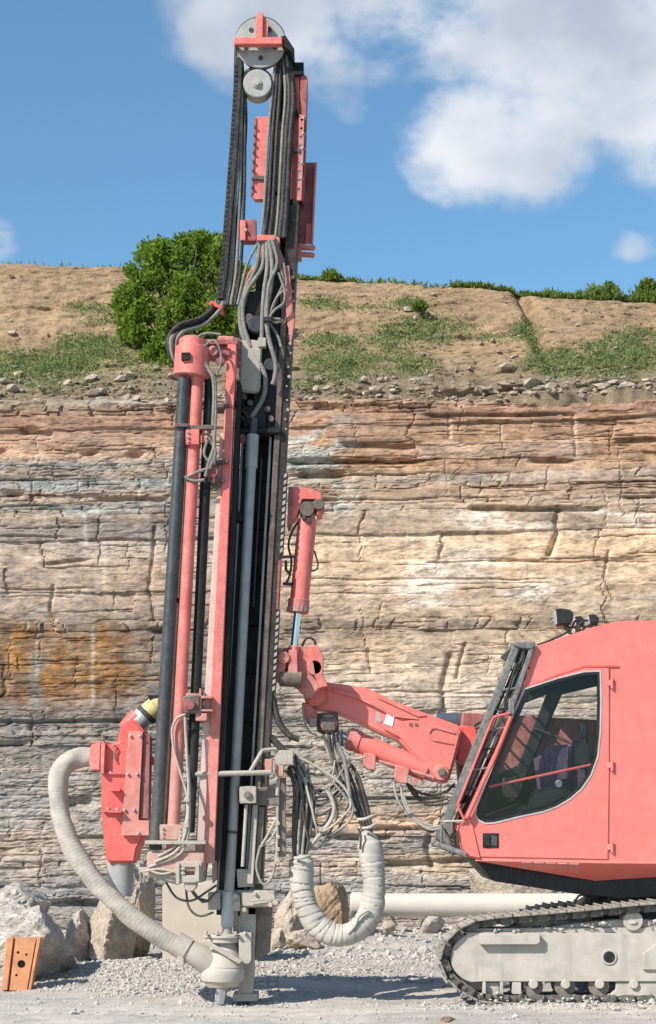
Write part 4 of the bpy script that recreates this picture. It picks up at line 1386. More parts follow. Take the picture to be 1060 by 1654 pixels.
# mid clamp
mc = bx('mid_clamp', 296, 1124, 322, 1152, -.44, -.30, 'brown_steel', mag, .008)
for (a, b_, c_, d_) in ((322, 1112, 325, 1156), (320, 1124, 343, 1128), (324, 1146, 344, 1149), (300, 1120, 322, 1124), (316, 1152, 334, 1164)):
    bx('clamp_plate', a, b_, c_, d_, -.42, -.16, 'red_dusty', mag, .002)
disc('clamp_eye', 306, 1138, -.47, -.40, 9, 'maroon_shaded_red', mag, 18)
hose('hydraulic_hose', [(300, 1154, -.42), (286, 1160, -.42), (278, 1180, -.42), (282, 1215, -.42), (292, 1250, -.42), (302, 1285, -.42), (300, 1330, -.42), (285, 1365, -.42), (255, 1384, -.42)], .011, 'dusty_metal', rig)
hose('hydraulic_hose', [(299, 1158, -.43), (302, 1220, -.43), (305, 1280, -.43), (302, 1335, -.43), (286, 1374, -.43), (250, 1393, -.42)], .013, 'dusty_metal', rig)
hose('hydraulic_hose', [(304, 1220, -.42), (306, 1290, -.42), (304, 1345, -.42), (290, 1380, -.42), (240, 1401, -.40)], .012, 'dusty_metal', rig)
hose('hydraulic_hose', [(232, 1402, -.40), (262, 1412, -.42), (290, 1404, -.42), (300, 1404, -.42)], .010, 'dusty_metal', rig)
hose('hydraulic_hose', [(230, 1408, -.40), (258, 1404, -.42), (288, 1410, -.42), (300, 1412, -.42)], .010, 'dusty_metal', rig)
for (a, b_) in ((302, 1292), (301, 1333)):
    disc('hose_tie', a, b_, -.47, -.40, 5, 'dusty_metal', rig, 10)
# foot of the magazine
ft = bx('magazine_foot', 238, 1376, 330, 1408, -.40, -.12, 'red_dusty', mag, .01)
bx('foot_plate', 234, 1358, 332, 1364, -.46, -.10, 'dusty_metal', mag, .003)
bx('foot_clamp', 258, 1332, 296, 1357, -.42, -.30, 'red_dusty', mag, .005)
for (a, b_) in ((263, 1338), (263, 1345), (263, 1352), (291, 1338), (291, 1345), (291, 1352)):
    bolt(a, b_, -.425, 'dusty_metal', mag, 1.8)
bx('foot_pad', 241, 1364, 256, 1374, -.42, -.28, 'black_paint', mag, .003)
pris('foot_trough', [(222, 1402), (305, 1402), (302, 1424), (286, 1430), (232, 1414)], -.36, -.10, 'dusty_metal', mag, .006)
fk = holed('foot_yoke', rect(286, 1392, 326, 1426), [rect(297, 1401, 317, 1414)], -.42, -.16, 'dusty_metal', mag, .004)
bx('yoke_plate', 284, 1394, 290, 1428, -.44, -.14, 'dusty_metal', mag, .003)
disc('yoke_pin', 307, 1430, -.40, -.20, 10, 'dusty_metal', mag, 18)
rod('yoke_spindle', P(307, 1440, -.32), P(307, 1398, -.32), 7 * PX, 'dusty_metal', mag, 14)
bx('yoke_plate', 316, 1396, 322, 1424, -.44, -.14, 'dusty_metal', mag, .003)
for pl in ([(268, 1425), (285, 1450), (310, 1455), (335, 1440), (350, 1430)], [(300, 1430), (305, 1465), (322, 1480), (345, 1474)], [(312, 1440), (330, 1458), (350, 1440)], [(308, 1436), (318, 1450), (340, 1456)]):
    hose('hydraulic_hose', [(x, y, -.22) for x, y in pl], .010, 'hose_dark', rig)
# bar reaching from the magazine over the drill rod
rod('link_arm', P(306, 1251, -.30), P(438, 1248, -.22), 4.2 * PX, 'dusty_metal', rig, 12)
rod('link_arm', P(404, 1247, -.24), P(424, 1212, -.20), 3.2 * PX, 'dusty_metal', rig, 10)
rod('link_arm', P(424, 1212, -.20), P(446, 1210, -.16), 3.2 * PX, 'dusty_metal', rig, 10)

# ---------------------------------------------------------------- lower mast: clamps, guides and the dust hood
lm = bx('rod_centralizer', 387, 1270, 414, 1298, -.20, .0, 'dusty_metal', rig, .006)
disc('centre_bolt', 400, 1284, -.225, -.19, 6, 'brown_steel', lm, 16)
bx('centralizer_arm', 414, 1272, 452, 1301, -.10, .06, 'brown_steel', lm, .006)
rod('guide_rod', P(398, 1300, -.12), P(392, 1400, -.12), 3.0 * PX, 'dusty_metal', lm, 10)
pris('guide_post', [(408, 1300), (417, 1300), (409, 1428), (399, 1428)], -.08, .08, 'dusty_metal', lm, .004)
pris('guide_post', [(418, 1303), (428, 1303), (420, 1428), (410, 1428)], -.04, .08, 'brown_steel', lm, .004)
vb = bx('valve_block', 444, 1212, 474, 1236, -.16, .0, 'dusty_metal', rig, .006)
bx('valve', 446, 1236, 458, 1254, -.18, -.04, 'red_dusty', vb, .004)
bx('valve', 428, 1226, 440, 1248, -.10, .0, 'red_dusty', vb, .004)
rod('lever', P(443, 1232, -.2), P(443, 1256, -.2), 2 * PX, 'dusty_metal', vb, 8)
rod('lever', P(443, 1256, -.2), P(436, 1258, -.2), 2 * PX, 'dusty_metal', vb, 8)
rod('lever', P(450, 1254, -.14), P(448, 1285, -.14), 3.2 * PX, 'dusty_metal', vb, 10)
pris('side_plate', [(448, 1256), (462, 1256), (462, 1384), (450, 1384)], -.06, .04, 'brown_steel', rig, .004)
rod('tie_rod', P(449, 1290, -.08), P(447, 1395, -.08), 2.2 * PX, 'dusty_metal', rig, 8)
for y0 in (1330, 1352, 1372, 1390):
    disc('tie_nut', 449, y0, -.12, -.04, 4, 'dusty_metal', rig, 6)
hose('hydraulic_hose', [(445, 1325, -.08), (432, 1350, -.10), (422, 1366, -.10)], .011, 'dusty_metal', rig)
hose('hydraulic_hose', [(447, 1338, -.08), (437, 1356, -.10), (421, 1368, -.08)], .010, 'dusty_metal', rig)
hose('hydraulic_hose', [(421, 1366, -.06), (414, 1400, -.06), (426, 1430, -.06), (440, 1415, -.06), (446, 1385, -.06)], .012, 'hose_rubber', rig)
pris('jaw_housing', [(322, 1320), (338, 1316), (342, 1330), (330, 1425), (318, 1420)], -.10, .10, 'dusty_metal', rig, .006)
for y0 in (1335, 1352, 1368, 1384, 1400):
    disc('jaw_bolt', 324, y0, -.14, -.10, 4, 'brown_steel', rig, 8)
pris('jaw_plate', [(342, 1318), (352, 1300), (350, 1420), (343, 1428)], -.08, .1, 'red_dusty', rig, .004)
pris('deflector', [(336, 1260), (350, 1240), (356, 1310), (344, 1312)], .0, .1, 'brown_steel', rig, .004)
cb = bx('clamp_table', 348, 1438, 444, 1466, -.04, .22, 'dusty_metal', rig, .006)
bx('table_arm', 390, 1440, 443, 1464, -.12, -.04, 'dusty_metal', cb, .006)
bx('table_jaw', 336, 1442, 356, 1470, -.10, .06, 'dusty_metal', cb, .006)
bx('table_jaw', 374, 1446, 388, 1472, -.12, .06, 'dusty_metal', cb, .006)
pris('table_gusset', [(382, 1404), (402, 1404), (410, 1432), (384, 1434)], -.06, .1, 'dusty_metal', cb, .004)
for (a, b_, r_) in ((380, 1448, 5), (383, 1460, 5), (395, 1470, 4), (440, 1450, 5), (445, 1458, 5), (437, 1462, 4), (412, 1444, 3)):
    disc('table_bolt', a, b_, -.15, -.08, r_, 'dusty_metal', cb, 8)
hose('hydraulic_hose', [(404, 1456, -.15), (425, 1453, -.15), (443, 1458, -.13)], .007, 'dusty_metal', rig)
# foot plates down to the ground
fo_ = pris('mast_foot', [(388, 1466), (414, 1466), (408, 1614), (384, 1616)], .0, .22, 'dusty_metal', rig, .006)
pris('foot_web', [(416, 1466), (440, 1466), (436, 1540), (412, 1548)], .10, .22, 'brown_steel', fo_, .004)
pris('foot_web', [(374, 1470), (384, 1470), (384, 1520), (378, 1520)], .0, .1, 'dusty_metal', fo_, .004)
bx('foot_flange', 376, 1606, 416, 1618, -.02, .3, 'dusty_metal', fo_, .004)
# dust hood round the bit
rcx, rcY = 360, -.10
hood = rod('dust_hood', P(362, 1562, rcY), P(363, 1520, rcY), 33 * PX, 'hood_dusty', rig, 36, 20 * PX, bevel=.004)
hood['label'] = 'dust-caked suction hood around the drill bit'
bm = bmesh.new()
cc = P(360, 1573, rcY)
b_tube(bm, [cc + Vector((0, 0, z)) for z in (-.062, -.055, -.03, 0, .03, .05, .062)], lambda f, a: (.165, .178, .184, .187, .186, .178, .165)[min(6, int(f * 6.01))], 40)
fin('hood_ring', bm, 'hood_dusty', hood)
bm = bmesh.new()
b_tube(bm, [cc + Vector((0, 0, z)) for z in (-.11, -.05)], lambda f, a: .13 + .04 * f, 32)
fin('rubber_skirt', bm, 'dusty_metal', hood)
rod('hood_flange', P(362, 1522, rcY), P(362, 1509, rcY), 30 * PX, 'dusty_metal', hood, 32, bevel=.004)
rod('hood_flange', P(362, 1514, rcY), P(362, 1510, rcY), 33 * PX, 'hood_dusty', hood, 32, bevel=.003)
pris('hood_plate', [(386, 1508), (406, 1508), (406, 1552), (402, 1557), (386, 1557)], -.22, .06, 'dusty_metal', hood, .004)
pris('hood_plate', [(325, 1522), (332, 1518), (392, 1552), (386, 1558)], -.27, -.24, 'dusty_metal', hood, .004)
for a in (332, 350, 380, 395):
    disc('hood_bolt', a, 1508, -.28, -.20, 3, 'dusty_metal', hood, 8)
bm = bmesh.new()
b_tube(bm, smooth_path([P(288, 1528, -.16), P(318, 1543, -.15), P(350, 1562, -.10)], .04), lambda f, a: .088 + .035 * f, 24)
fin('hood_inlet', bm, 'hood_dusty', hood)
bm = bmesh.new()
b_tube(bm, [P(283, 1523, -.16), P(303, 1535, -.16)], .105, 24)
fin('hose_clamp_band', bm, 'dusty_metal', hood)
bx('clamp_buckle', 287, 1545, 297, 1560, -.24, -.14, 'dusty_metal', hood, .004)

# ---------------------------------------------------------------- dust collector
dcx = P(200, 1290, 0).x
dc = pris('dust_collector', [(168, 1204), (190, 1198), (192, 1178), (206, 1162), (216, 1160), (234, 1182), (236, 1345), (222, 1372), (218, 1394), (172, 1394), (166, 1345), (163, 1300), (164, 1250)], -.10, .26, 'red_bright', rig, .02, 3)
dc['label'] = 'bright red dust collector with bolted plates'
pr = pris('mount_plate', [(208, 1181), (231, 1181), (224, 1325), (241, 1325), (241, 1350), (196, 1350), (198, 1326), (204, 1230)], -.16, -.10, 'red_paint', dc, .004)
pris('mount_web', [(231.5, 1183), (243, 1190), (240, 1322), (225.5, 1323)], -.13, .05, 'maroon_shaded_red', dc, .003)
for (a, b_) in ((210, 1188), (226, 1188), (178, 1248), (194, 1249), (206, 1250), (221, 1250), (174, 1306), (189, 1307), (201, 1308), (216, 1308), (223, 1345)):
    bolt(a, b_, -.17 if a > 197 else -.11, 'galvanised', dc, 2.4)
bx('rib', 165, 1248, 206, 1251, -.125, -.095, 'red_bright', dc, .002)
bx('rib', 165, 1309, 200, 1312, -.14, -.095, 'red_bright', dc, .002)
bx('lug', 177, 1274, 194, 1278, -.20, -.10, 'red_bright', dc, .002)
bx('lug', 175, 1310, 197, 1313, -.22, -.10, 'red_bright', dc, .002)
hose('chain', [(184, 1203, -.12), (189, 1210, -.12), (185, 1218, -.12), (187, 1230, -.12)], .008, 'brown_steel', dc)
pris('inlet_flange', [(164, 1200), (170, 1200), (168, 1250), (162, 1250)], -.16, .28, 'red_paint', dc, .004)
pris('inlet', [(146, 1202), (164, 1199), (162, 1246), (148, 1244), (143, 1236)], -.12, .24, 'red_paint', dc, .012, 2)
bx('top_clip', 148, 1197, 168, 1200, -.10, .1, 'red_dusty', dc, .002)
rod('outlet_band', P(196, 1396, .05), P(194, 1368, .05), 24 * PX, 'red_dusty', dc, 28)
rod('outlet_cone', P(196, 1448, .05), P(195, 1396, .05), 18 * PX, 'galvanised', dc, 24, 23 * PX)
# outlet elbow
hose('outlet_pipe', [(205, 1180, .06), (216, 1166, .06), (226, 1156, .06)], .085, 'red_bright', dc, 20)
rod('elbow', P(217, 1172, .06), P(240, 1150, .06), 17 * PX, 'galvanised', dc, 24)
rod('band', P(234, 1157, .06), P(240, 1151, .06), 18.5 * PX, 'hose_dark', dc, 24)
rod('band', P(240, 1152, .06), P(252, 1142, .06), 17.5 * PX, 'yellow_band', dc, 24)
hose('outlet_hose', [(248, 1146, .06), (262, 1142, .10), (280, 1160, .2), (296, 1200, .3)], .08, 'yellow_band', dc, 18)
pris('brace', [(234, 1222), (238, 1210), (246, 1222), (252, 1232), (250, 1240)], -.06, .02, 'red_paint', dc, .003)

# suction hose from the collector to the hood
HP = [(152, 1224, .0), (128, 1224, -.02), (106, 1235, -.05), (94, 1262, -.08), (97, 1310, -.10), (113, 1362, -.14), (150, 1420, -.18), (200, 1470, -.20), (250, 1508, -.18), (300, 1535, -.15)]
bm = bmesh.new()
path = smooth_path([P(*p) for p in HP], .006)
b_tube(bm, path, lambda f, a: .083 + .0006 * math.sin(f * 460 + a) + .0025 * math.sin(f * 61 + 2 * a + 2 * math.sin(f * 19)) + .003 * math.sin(f * 40 + 3 * a) + .004 * math.sin(f * 17), 22)
o = fin('suction_hose', bm, 'suction_hose', rig, smooth=50)
o['label'] = 'thick dusty suction hose curving from collector to hood'

# ---------------------------------------------------------------- feed tilt cylinder and swing joint
tc_ = pris('cylinder_mount', [(470, 786), (500, 788), (520, 796), (521, 830), (512, 832), (512, 806), (488, 806), (480, 832), (466, 846), (468, 800)], .10, .34, 'red_paint', rig, .005)
pris('mount_side', [(466, 786), (473, 786), (470, 846), (464, 848)], .06, .38, 'maroon_shaded_red', tc_, .004)
disc('mount_boss', 515, 814, .04, .36, 9, 'brown_steel', tc_, 18)
disc('mount_pin', 496, 822, .08, .36, 12, 'brown_steel', tc_, 20)
bx('mount_ear', 484, 808, 510, 820, .12, .30, 'brown_steel', tc_, .006)
q0, q1 = P(482, 986, .18), P(497, 838, .18)
cyl = rod('tilt_cylinder', q0, q1, 15.5 * PX, 'red_paint', rig, 28, bevel=.01)
cyl['label'] = 'red hydraulic tilt cylinder beside the mast'
rod('gland', P(481, 990, .18), P(483.5, 968, .18), 17.5 * PX, 'red_dusty', cyl, 28, bevel=.004)
for k in range(9):
    an = math.pi * (k / 8) + math.pi
    q = P(481.5, 984, .18) + Vector((math.cos(an) * 16.5 * PX, math.sin(an) * 16.5 * PX, 0))
    rod('gland_bolt', q + Vector((0, 0, -.025)), q + Vector((0, 0, .02)), .009, 'dusty_metal', cyl, 6)
rod('rod_eye', P(497, 838, .18), P(498, 826, .18), 12 * PX, 'red_dusty', cyl, 20)
rod('piston_rod', P(474.5, 1052, .18), P(481.5, 985, .18), 6.0 * PX, 'chrome', cyl, 20)
for (a, b_) in ((491, 836), (500, 841)):
    disc('cylinder_port', a, b_, .06, .12, 4, 'dark_steel', cyl, 10)
hose('hydraulic_hose', [(508, 890, .18), (514, 912, .16), (511, 921, .16), (502, 922, .18)], .008, 'hose_dark', cyl)
hose('hydraulic_hose', [(490, 832, .16), (474, 855, .14), (466, 880, .12), (471, 905, .12), (468, 930, .12), (462, 942, .12)], .010, 'hose_dark', rig)
hose('hydraulic_hose', [(462, 905, .08), (463, 925, .1), (472, 920, .12)], .012, 'hose_dark', rig)
rod('hose_stub', P(456, 900, .1), P(478, 899, .14), .012, 'brown_steel', rig, 8)
rod('hose_stub', P(458, 943, .1), P(474, 944, .14), .014, 'hose_dark', rig, 8)

sj = pris('swing_joint', [(450, 1050), (470, 1044), (484, 1046), (496, 1042), (510, 1042), (518, 1050), (522, 1080), (520, 1110), (500, 1130), (476, 1106), (452, 1104), (446, 1080)], .16, .44, 'red_dusty', rig, .015, 2)
disc('joint_lug', 458, 1062, .06, .20, 10, 'red_dusty', sj, 20, .006)
rod('joint_pin', P(452, 1096, .12), P(488, 1098, .12), 13 * PX, 'brown_steel', sj, 20, bevel=.006)
pris('joint_rib', [(466, 1050), (480, 1050), (482, 1100), (466, 1102)], .08, .2, 'red_dusty', sj, .006)
pris('joint_rib', [(446, 1048), (456, 1046), (462, 1072), (456, 1104), (446, 1100)], .08, .2, 'red_dusty', sj, .006)
disc('rotary_ring', 508, 1078, .10, .50, 12, 'red_dusty', sj, 24)
pris('ring_plate', [(500, 1042), (514, 1042), (523, 1062), (522, 1090), (530, 1108), (516, 1112), (508, 1090)], .10, .50, 'red_paint', sj, .006)
rod('rod_clevis', P(473, 1060, .15), P(475.5, 1044, .15), 9 * PX, 'red_paint', sj, 16)
hose('hydraulic_hose', [(488, 1044, .2), (496, 1030, .2), (508, 1034, .2), (510, 1044, .2)], .011, 'hose_dark', rig)

# ---------------------------------------------------------------- boom
BM = [(490, 1112), (497, 1103), (512, 1100), (566, 1106), (600, 1114), (640, 1134), (690, 1154), (745, 1176), (770, 1182), (768, 1198), (752, 1230), (742, 1246), (728, 1264), (712, 1264), (694, 1236), (644, 1194), (620, 1186), (580, 1166), (540, 1148), (512, 1148), (496, 1138)]
boom = pris('boom', [(490, 1118), (497, 1104), (512, 1100), (566, 1107), (592, 1111), (640, 1133), (690, 1153), (742, 1172), (746, 1182), (740, 1212), (726, 1262), (718, 1266), (704, 1260), (643, 1194), (616, 1184), (576, 1164), (542, 1150), (514, 1146), (497, 1140)], .46, .84, 'red_clean', rig, .012, 2)
boom['label'] = 'red lifting boom between cab and mast'
pris('cheek_plate', [(612, 1150), (650, 1165), (690, 1160), (738, 1180), (742, 1188), (736, 1212), (724, 1256), (716, 1262), (706, 1258), (645, 1190), (620, 1178)], .435, .46, 'red_clean', boom, .004)
pris('stiffener', [(536, 1112), (582, 1122), (632, 1150), (676, 1160), (676, 1163), (634, 1158), (606, 1142), (580, 1130), (540, 1118)], .425, .46, 'red_paint', boom, .003)
pris('stiffener', [(606, 1118), (690, 1156), (676, 1158), (610, 1128)], .445, .46, 'red_paint', boom, .003)
disc('pivot_cap', 510, 1122, .38, .88, 19, 'red_paint', boom, 32, .01)
disc('cap_ring', 510, 1122, .365, .40, 15, 'red_clean', boom, 32, .004)
for (a, b_) in ((511, 1117), (507, 1126)):
    bolt(a, b_, .362, 'red_dusty', boom, 2.4)
disc('pin_boss', 713, 1248, .41, .88, 13, 'red_paint', boom, 28, .006)
disc('pin', 714, 1247, .385, .42, 7, 'brown_steel', boom, 6, .003)
pris('pressed_rib', [(690, 1180), (696, 1174), (704, 1173), (736, 1183), (736, 1186), (704, 1177), (698, 1178), (694, 1184), (700, 1192), (732, 1200), (733, 1203), (700, 1197), (692, 1190)], .422, .436, 'red_paint', boom, .002)
pris('sticker', [(626, 1149), (638, 1154), (634, 1174), (620, 1169)], .428, .434, 'sticker_white', boom, 0)
pris('sticker', [(608, 1150), (616, 1152), (615, 1168), (607, 1164)], .452, .458, 'galvanised', boom, 0)
disc('marking', 664, 1171, .430, .434, 3.2, 'brown_steel', boom, 12, 0)
disc('marking', 673, 1171, .430, .434, 3.0, 'brown_steel', boom, 12, 0)
pris('boom_base', [(742, 1172), (768, 1174), (775, 1200), (752, 1236), (738, 1226)], .56, .80, 'red_bright', rig, .01)
pris('boom_base', [(748, 1150), (1000, 1165), (1000, 1330), (745, 1300), (738, 1230)], .98, 1.15, 'maroon_shaded_red', rig, .01)
# lift cylinder
lc = rod('lift_cylinder', P(570, 1196, .52), P(690, 1246, .52), 18 * PX, 'red_clean', rig, 28, bevel=.006)
lc['label'] = 'red lift cylinder under the boom'
rod('gland', P(562, 1193, .52), P(580, 1200, .52), 20 * PX, 'red_paint', lc, 28, bevel=.004)
for k in range(10):
    an = k * 2 * math.pi / 10
    ax = (P(690, 1246, .52) - P(570, 1196, .52)).normalized()
    u_, v_ = frame_of(ax)
    q = P(560, 1192, .52) + (u_ * math.cos(an) + v_ * math.sin(an)) * 17 * PX
    rod('gland_bolt', q, q + ax * .03, .009, 'red_dusty', lc, 6)
rod('piston_rod', P(540, 1184, .52), P(566, 1194, .52), 7 * PX, 'chrome', lc, 18)
rod('cylinder_base', P(684, 1244, .52), P(706, 1252, .52), 14 * PX, 'red_paint', lc, 24, bevel=.01)
rod('pipe_line', P(594, 1224, .40), P(700, 1256, .40), 2.6 * PX, 'red_dusty', lc, 8)
pris('cylinder_bracket', [(588, 1216), (608, 1218), (606, 1244), (594, 1243), (586, 1236)], .36, .50, 'red_paint', lc, .006)
pris('cylinder_bracket', [(640, 1236), (662, 1240), (658, 1266), (642, 1264), (636, 1254)], .36, .50, 'red_paint', lc, .006)
pris('cylinder_bracket', [(666, 1256), (676, 1258), (674, 1270), (664, 1268)], .38, .48, 'red_dusty', lc, .004)
bx('pipe_fitting', 574, 1218, 586, 1228, .38, .48, 'red_dusty', lc, .004)
# swing pieces under the boom head
sw = disc('swing_knuckle', 531, 1168, .34, .60, 14, 'red_dusty', rig, 24, .01)
pris('knuckle_ear', [(488, 1134), (500, 1136), (514, 1150), (512, 1168), (498, 1170), (488, 1152)], .40, .60, 'red_paint', sw, .01)
pris('knuckle_ear', [(510, 1152), (546, 1150), (548, 1180), (530, 1190), (512, 1180)], .46, .64, 'brown_steel', sw, .01)
bx('knuckle_box', 520, 1158, 542, 1180, .32, .40, 'brown_steel', sw, .006)
bx('knuckle_joint', 500, 1160, 512, 1174, .36, .46, 'dusty_metal', sw, .006)
hose('hydraulic_hose', [(489, 1142, .36), (492, 1165, .34), (500, 1182, .34), (512, 1188, .36)], .009, 'dusty_metal', rig)
# rig's grey pick-up pipe behind the boom
rod('suction_pipe', P(706, 1163, 1.5), P(830, 1163, 1.5), 12 * PX, 'pipe_cream', rig, 22)
hose('hydraulic_hose', [(760, 1180, .9), (772, 1168, .9), (786, 1164, .9)], .012, 'hose_dark', rig)
hose('hydraulic_hose', [(758, 1186, .88), (770, 1176, .88), (786, 1172, .88)], .010, 'hose_dark', rig)

# ---------------------------------------------------------------- hoses between mast and boom
rh = random.Random(3)
for k in range(13):                                        # left leg of the hanging loop
    o_ = k * 2.6
    yq = .02 + .028 * (k % 4)
    x0 = 470 + rh.uniform(-4, 16)
    hose('hydraulic_hose', [(x0 - 4, 1232 + rh.uniform(-8, 18), yq), (476 + o_ * .9 + rh.uniform(-3, 3), 1275, yq), (474 + o_ + rh.uniform(-2, 2), 1320, yq), (474 + o_ * .75, 1365, yq), (476 + o_ * .55, 1392, yq)], rh.uniform(.010, .015), 'hose_rubber' if k % 3 else 'hose_dark', rig)
for k in range(14):                                        # right leg, up to the boom head
    o_ = k * 2.3
    yq = .10 + .03 * (k % 4)
    x0 = 526 + k * 2.0 + rh.uniform(-3, 3)
    hose('hydraulic_hose', [(x0, 1186 + rh.uniform(-6, 6), yq + .25), (530 + o_ * .9 + rh.uniform(-4, 4), 1215, yq + .15), (548 + o_ + rh.uniform(-4, 4), 1250, yq), (566 + o_ * .9, 1295, yq), (583 + o_ * .55, 1330, yq), (586 + o_ * .5, 1352, yq)], rh.uniform(.009, .015), 'hose_rubber' if k % 4 else 'hose_dark', rig)
for pl, rr, mm in (([(478, 1222), (500, 1232), (530, 1250), (556, 1272), (569, 1300), (565, 1325), (540, 1345), (512, 1358), (498, 1375)], .012, 'suction_hose'), ([(520, 1272), (532, 1282), (540, 1305), (535, 1325), (520, 1345), (502, 1365)], .019, 'suction_hose'), ([(474, 1222), (490, 1240), (488, 1260), (478, 1285)], .014, 'hose_rubber'),
                   ([(545, 1200), (556, 1225), (562, 1260), (566, 1290)], .018, 'hose_rubber'), ([(500, 1230), (530, 1255), (556, 1285), (575, 1310)], .011, 'hose_rubber'), ([(440, 1125), (450, 1165), (468, 1188), (484, 1194)], .028, 'hose_dark'), ([(436, 1190), (452, 1206), (462, 1218)], .03, 'hose_dark'),
                   ([(555, 1212), (562, 1222), (576, 1226), (590, 1222)], .011, 'dusty_metal'), ([(552, 1206), (560, 1214), (572, 1216)], .010, 'dusty_metal')):
    hose('hydraulic_hose', [(x, y, .04) for x, y in pl], rr, mm, rig)
for pl in ([(636, 1262), (642, 1290), (660, 1318), (690, 1336), (714, 1334)], [(648, 1268), (652, 1296), (668, 1322), (694, 1340), (720, 1336)], [(652, 1285), (660, 1305), (676, 1326), (705, 1336)]):
    hose('hydraulic_hose', [(x, y, .45) for x, y in pl], .011, 'suction_hose', rig)
for pl in ([(658, 1266), (676, 1280), (700, 1284), (722, 1278), (735, 1266)], [(664, 1270), (686, 1298), (706, 1300), (728, 1296)], [(655, 1262), (672, 1288), (694, 1296), (724, 1290)]):
    hose('hydraulic_hose', [(x, y, .5) for x, y in pl], .012, 'hose_dark', rig)
for k in range(16):                                        # slack hoses tangled above the loop
    xa, xb = rh.uniform(474, 500), rh.uniform(540, 566)
    ya, yb = rh.uniform(1215, 1260), rh.uniform(1205, 1290)
    sag = rh.uniform(20, 120)
    yq = rh.uniform(.0, .22)
    hose('hydraulic_hose', [(xa, ya, yq), (xa + rh.uniform(2, 14), ya + sag * .6, yq - .03), ((xa + xb) / 2 + rh.uniform(-14, 14), max(ya, yb) + sag * .8, yq), (xb + rh.uniform(-4, 8), yb + sag * .35, yq + .02), (xb, yb, yq + .04)], rh.uniform(.007, .013), ('hose_rubber', 'suction_hose', 'hose_dark')[k % 3], rig)
# the wrapped hose loop
WP = [(487, 1380, .06), (487, 1405, .06), (489, 1440, .05), (500, 1475, .04), (522, 1502, .03), (550, 1511, .03), (578, 1502, .04), (597, 1478, .06), (604, 1442, .08), (603, 1405, .10), (598, 1370, .11), (590, 1342, .12)]
path = smooth_path([P(*p) for p in WP], .008)
bm = bmesh.new()
ln_ = len(path)


def wrap_r(f, a):
    turn = f * 31 + a / (2 * math.pi) * 0.9 + .45 * math.sin(f * 31) + .25 * math.sin(f * 83 + a)
    saw = turn - math.floor(turn)
    ends = min(1.0, f / .06 + .45, (1 - f) / .12 + .45)
    return ends * (.098 + .007 * saw - .009 * math.exp(-(min(saw, 1 - saw) / .06) ** 2) + .006 * math.sin(f * 23 + 2 * a))


b_tube(bm, path, wrap_r, 28)
wl = fin('wrapped_hose_loop', bm, 'wrap_cloth', rig, smooth=50)
wl['label'] = 'hanging hose loop wrapped in white cloth strips'
hose('cloth_end', [(562, 1508, -.07), (574, 1495, -.075), (580, 1480, -.07), (596, 1470, -.06)], .014, 'wrap_cloth', wl)
for (xa, ya, xb, yb, yq) in ((476, 1386, 500, 1382, -.04), (578, 1324, 602, 1318, .02), (586, 1338, 606, 1332, .02)):
    hose('tie', [(xa, ya, yq), ((xa + xb) / 2, (ya + yb) / 2 + 2, yq - .04), (xb, yb, yq)], .014, 'wrap_cloth', wl)
hose('tie', [(578, 1338, .0), (583, 1350, .0), (582, 1372, .02)], .010, 'hose_dark', wl)

# ---------------------------------------------------------------- cab
CY0, CY1 = .02, 1.02
OUT = [(865, 1044), (958, 1013), (1000, 1003), (1150, 1001), (1150, 1392), (980, 1391), (768, 1387), (753, 1383), (739, 1346), (746, 1328), (826, 1156), (846, 1112), (853, 1080)]
WIN = [(848, 1113), (900, 1096), (944, 1085), (970, 1084), (971, 1130), (970, 1180), (966, 1222), (955, 1252), (940, 1274), (922, 1290), (900, 1303), (878, 1311), (840, 1319), (800, 1329), (784, 1330), (774, 1325), (768, 1316), (770, 1304), (800, 1228), (832, 1150)]
cab = holed('cab', OUT, [WIN], CY0, CY0 + .04, 'red_clean', rig)
cab['label'] = 'red operator cab with large curved side window'
# raised line of the roof and the door seam: the door is a plate of its own
DOOR = [(851, 1110), (897, 1092), (944, 1078), (984, 1079), (984, 1260), (982, 1388), (776, 1384), (762, 1330), (760, 1316), (800, 1218), (826, 1160)]
holed('door', DOOR, [WIN], CY0 - .012, CY0 - .002, 'red_clean', cab, .003)
pris('roof_line', [(852, 1109), (899, 1090), (945, 1075), (1000, 1075), (1000, 1077), (945, 1077.5), (899, 1092.5), (852, 1111.5)], CY0 - .016, CY0 - .001, 'red_bright', cab, 0)
pris('door_seam', [(984.3, 1079), (985.6, 1079), (983.6, 1388), (982.3, 1388)], CY0 - .006, CY0 - .001, 'maroon_shaded_red', cab, 0)
pris('front_seam', [(758, 1322), (760, 1318), (776.5, 1386), (774.5, 1386)], CY0 - .006, CY0 - .001, 'maroon_shaded_red', cab, 0)
for y0 in (1103, 1236, 1368):
    hg = bx('hinge', 982, y0 - 4, 991, y0 + 5, CY0 - .03, CY0, 'red_paint', cab, .004)
    rod('hinge', P(989, y0 - 8, CY0 - .02), P(989, y0 + 9, CY0 - .02), .012, 'red_clean', cab, 10)
g1 = offset_poly(WIN, -2.0)
holed('window_gasket', offset_poly(WIN, -1.5), [offset_poly(WIN, 1.0)], CY0 - .018, CY0 + .03, 'gasket_pale', cab)
holed('window_gasket', offset_poly(WIN, 0.6), [offset_poly(WIN, 5.0)], CY0 - .012, CY0 + .032, 'dark_plastic', cab)
pris('window_pane', offset_poly(WIN, 3), CY0 + .008, CY0 + .014, 'glass', cab, 0)
hd_ = bx('door_handle', 780, 1346, 806, 1370, CY0 - .018, CY0 - .010, 'dark_plastic', cab, .002)
bx('door_latch', 783, 1349, 792, 1367, CY0 - .035, CY0 - .018, 'dark_plastic', cab, .003)
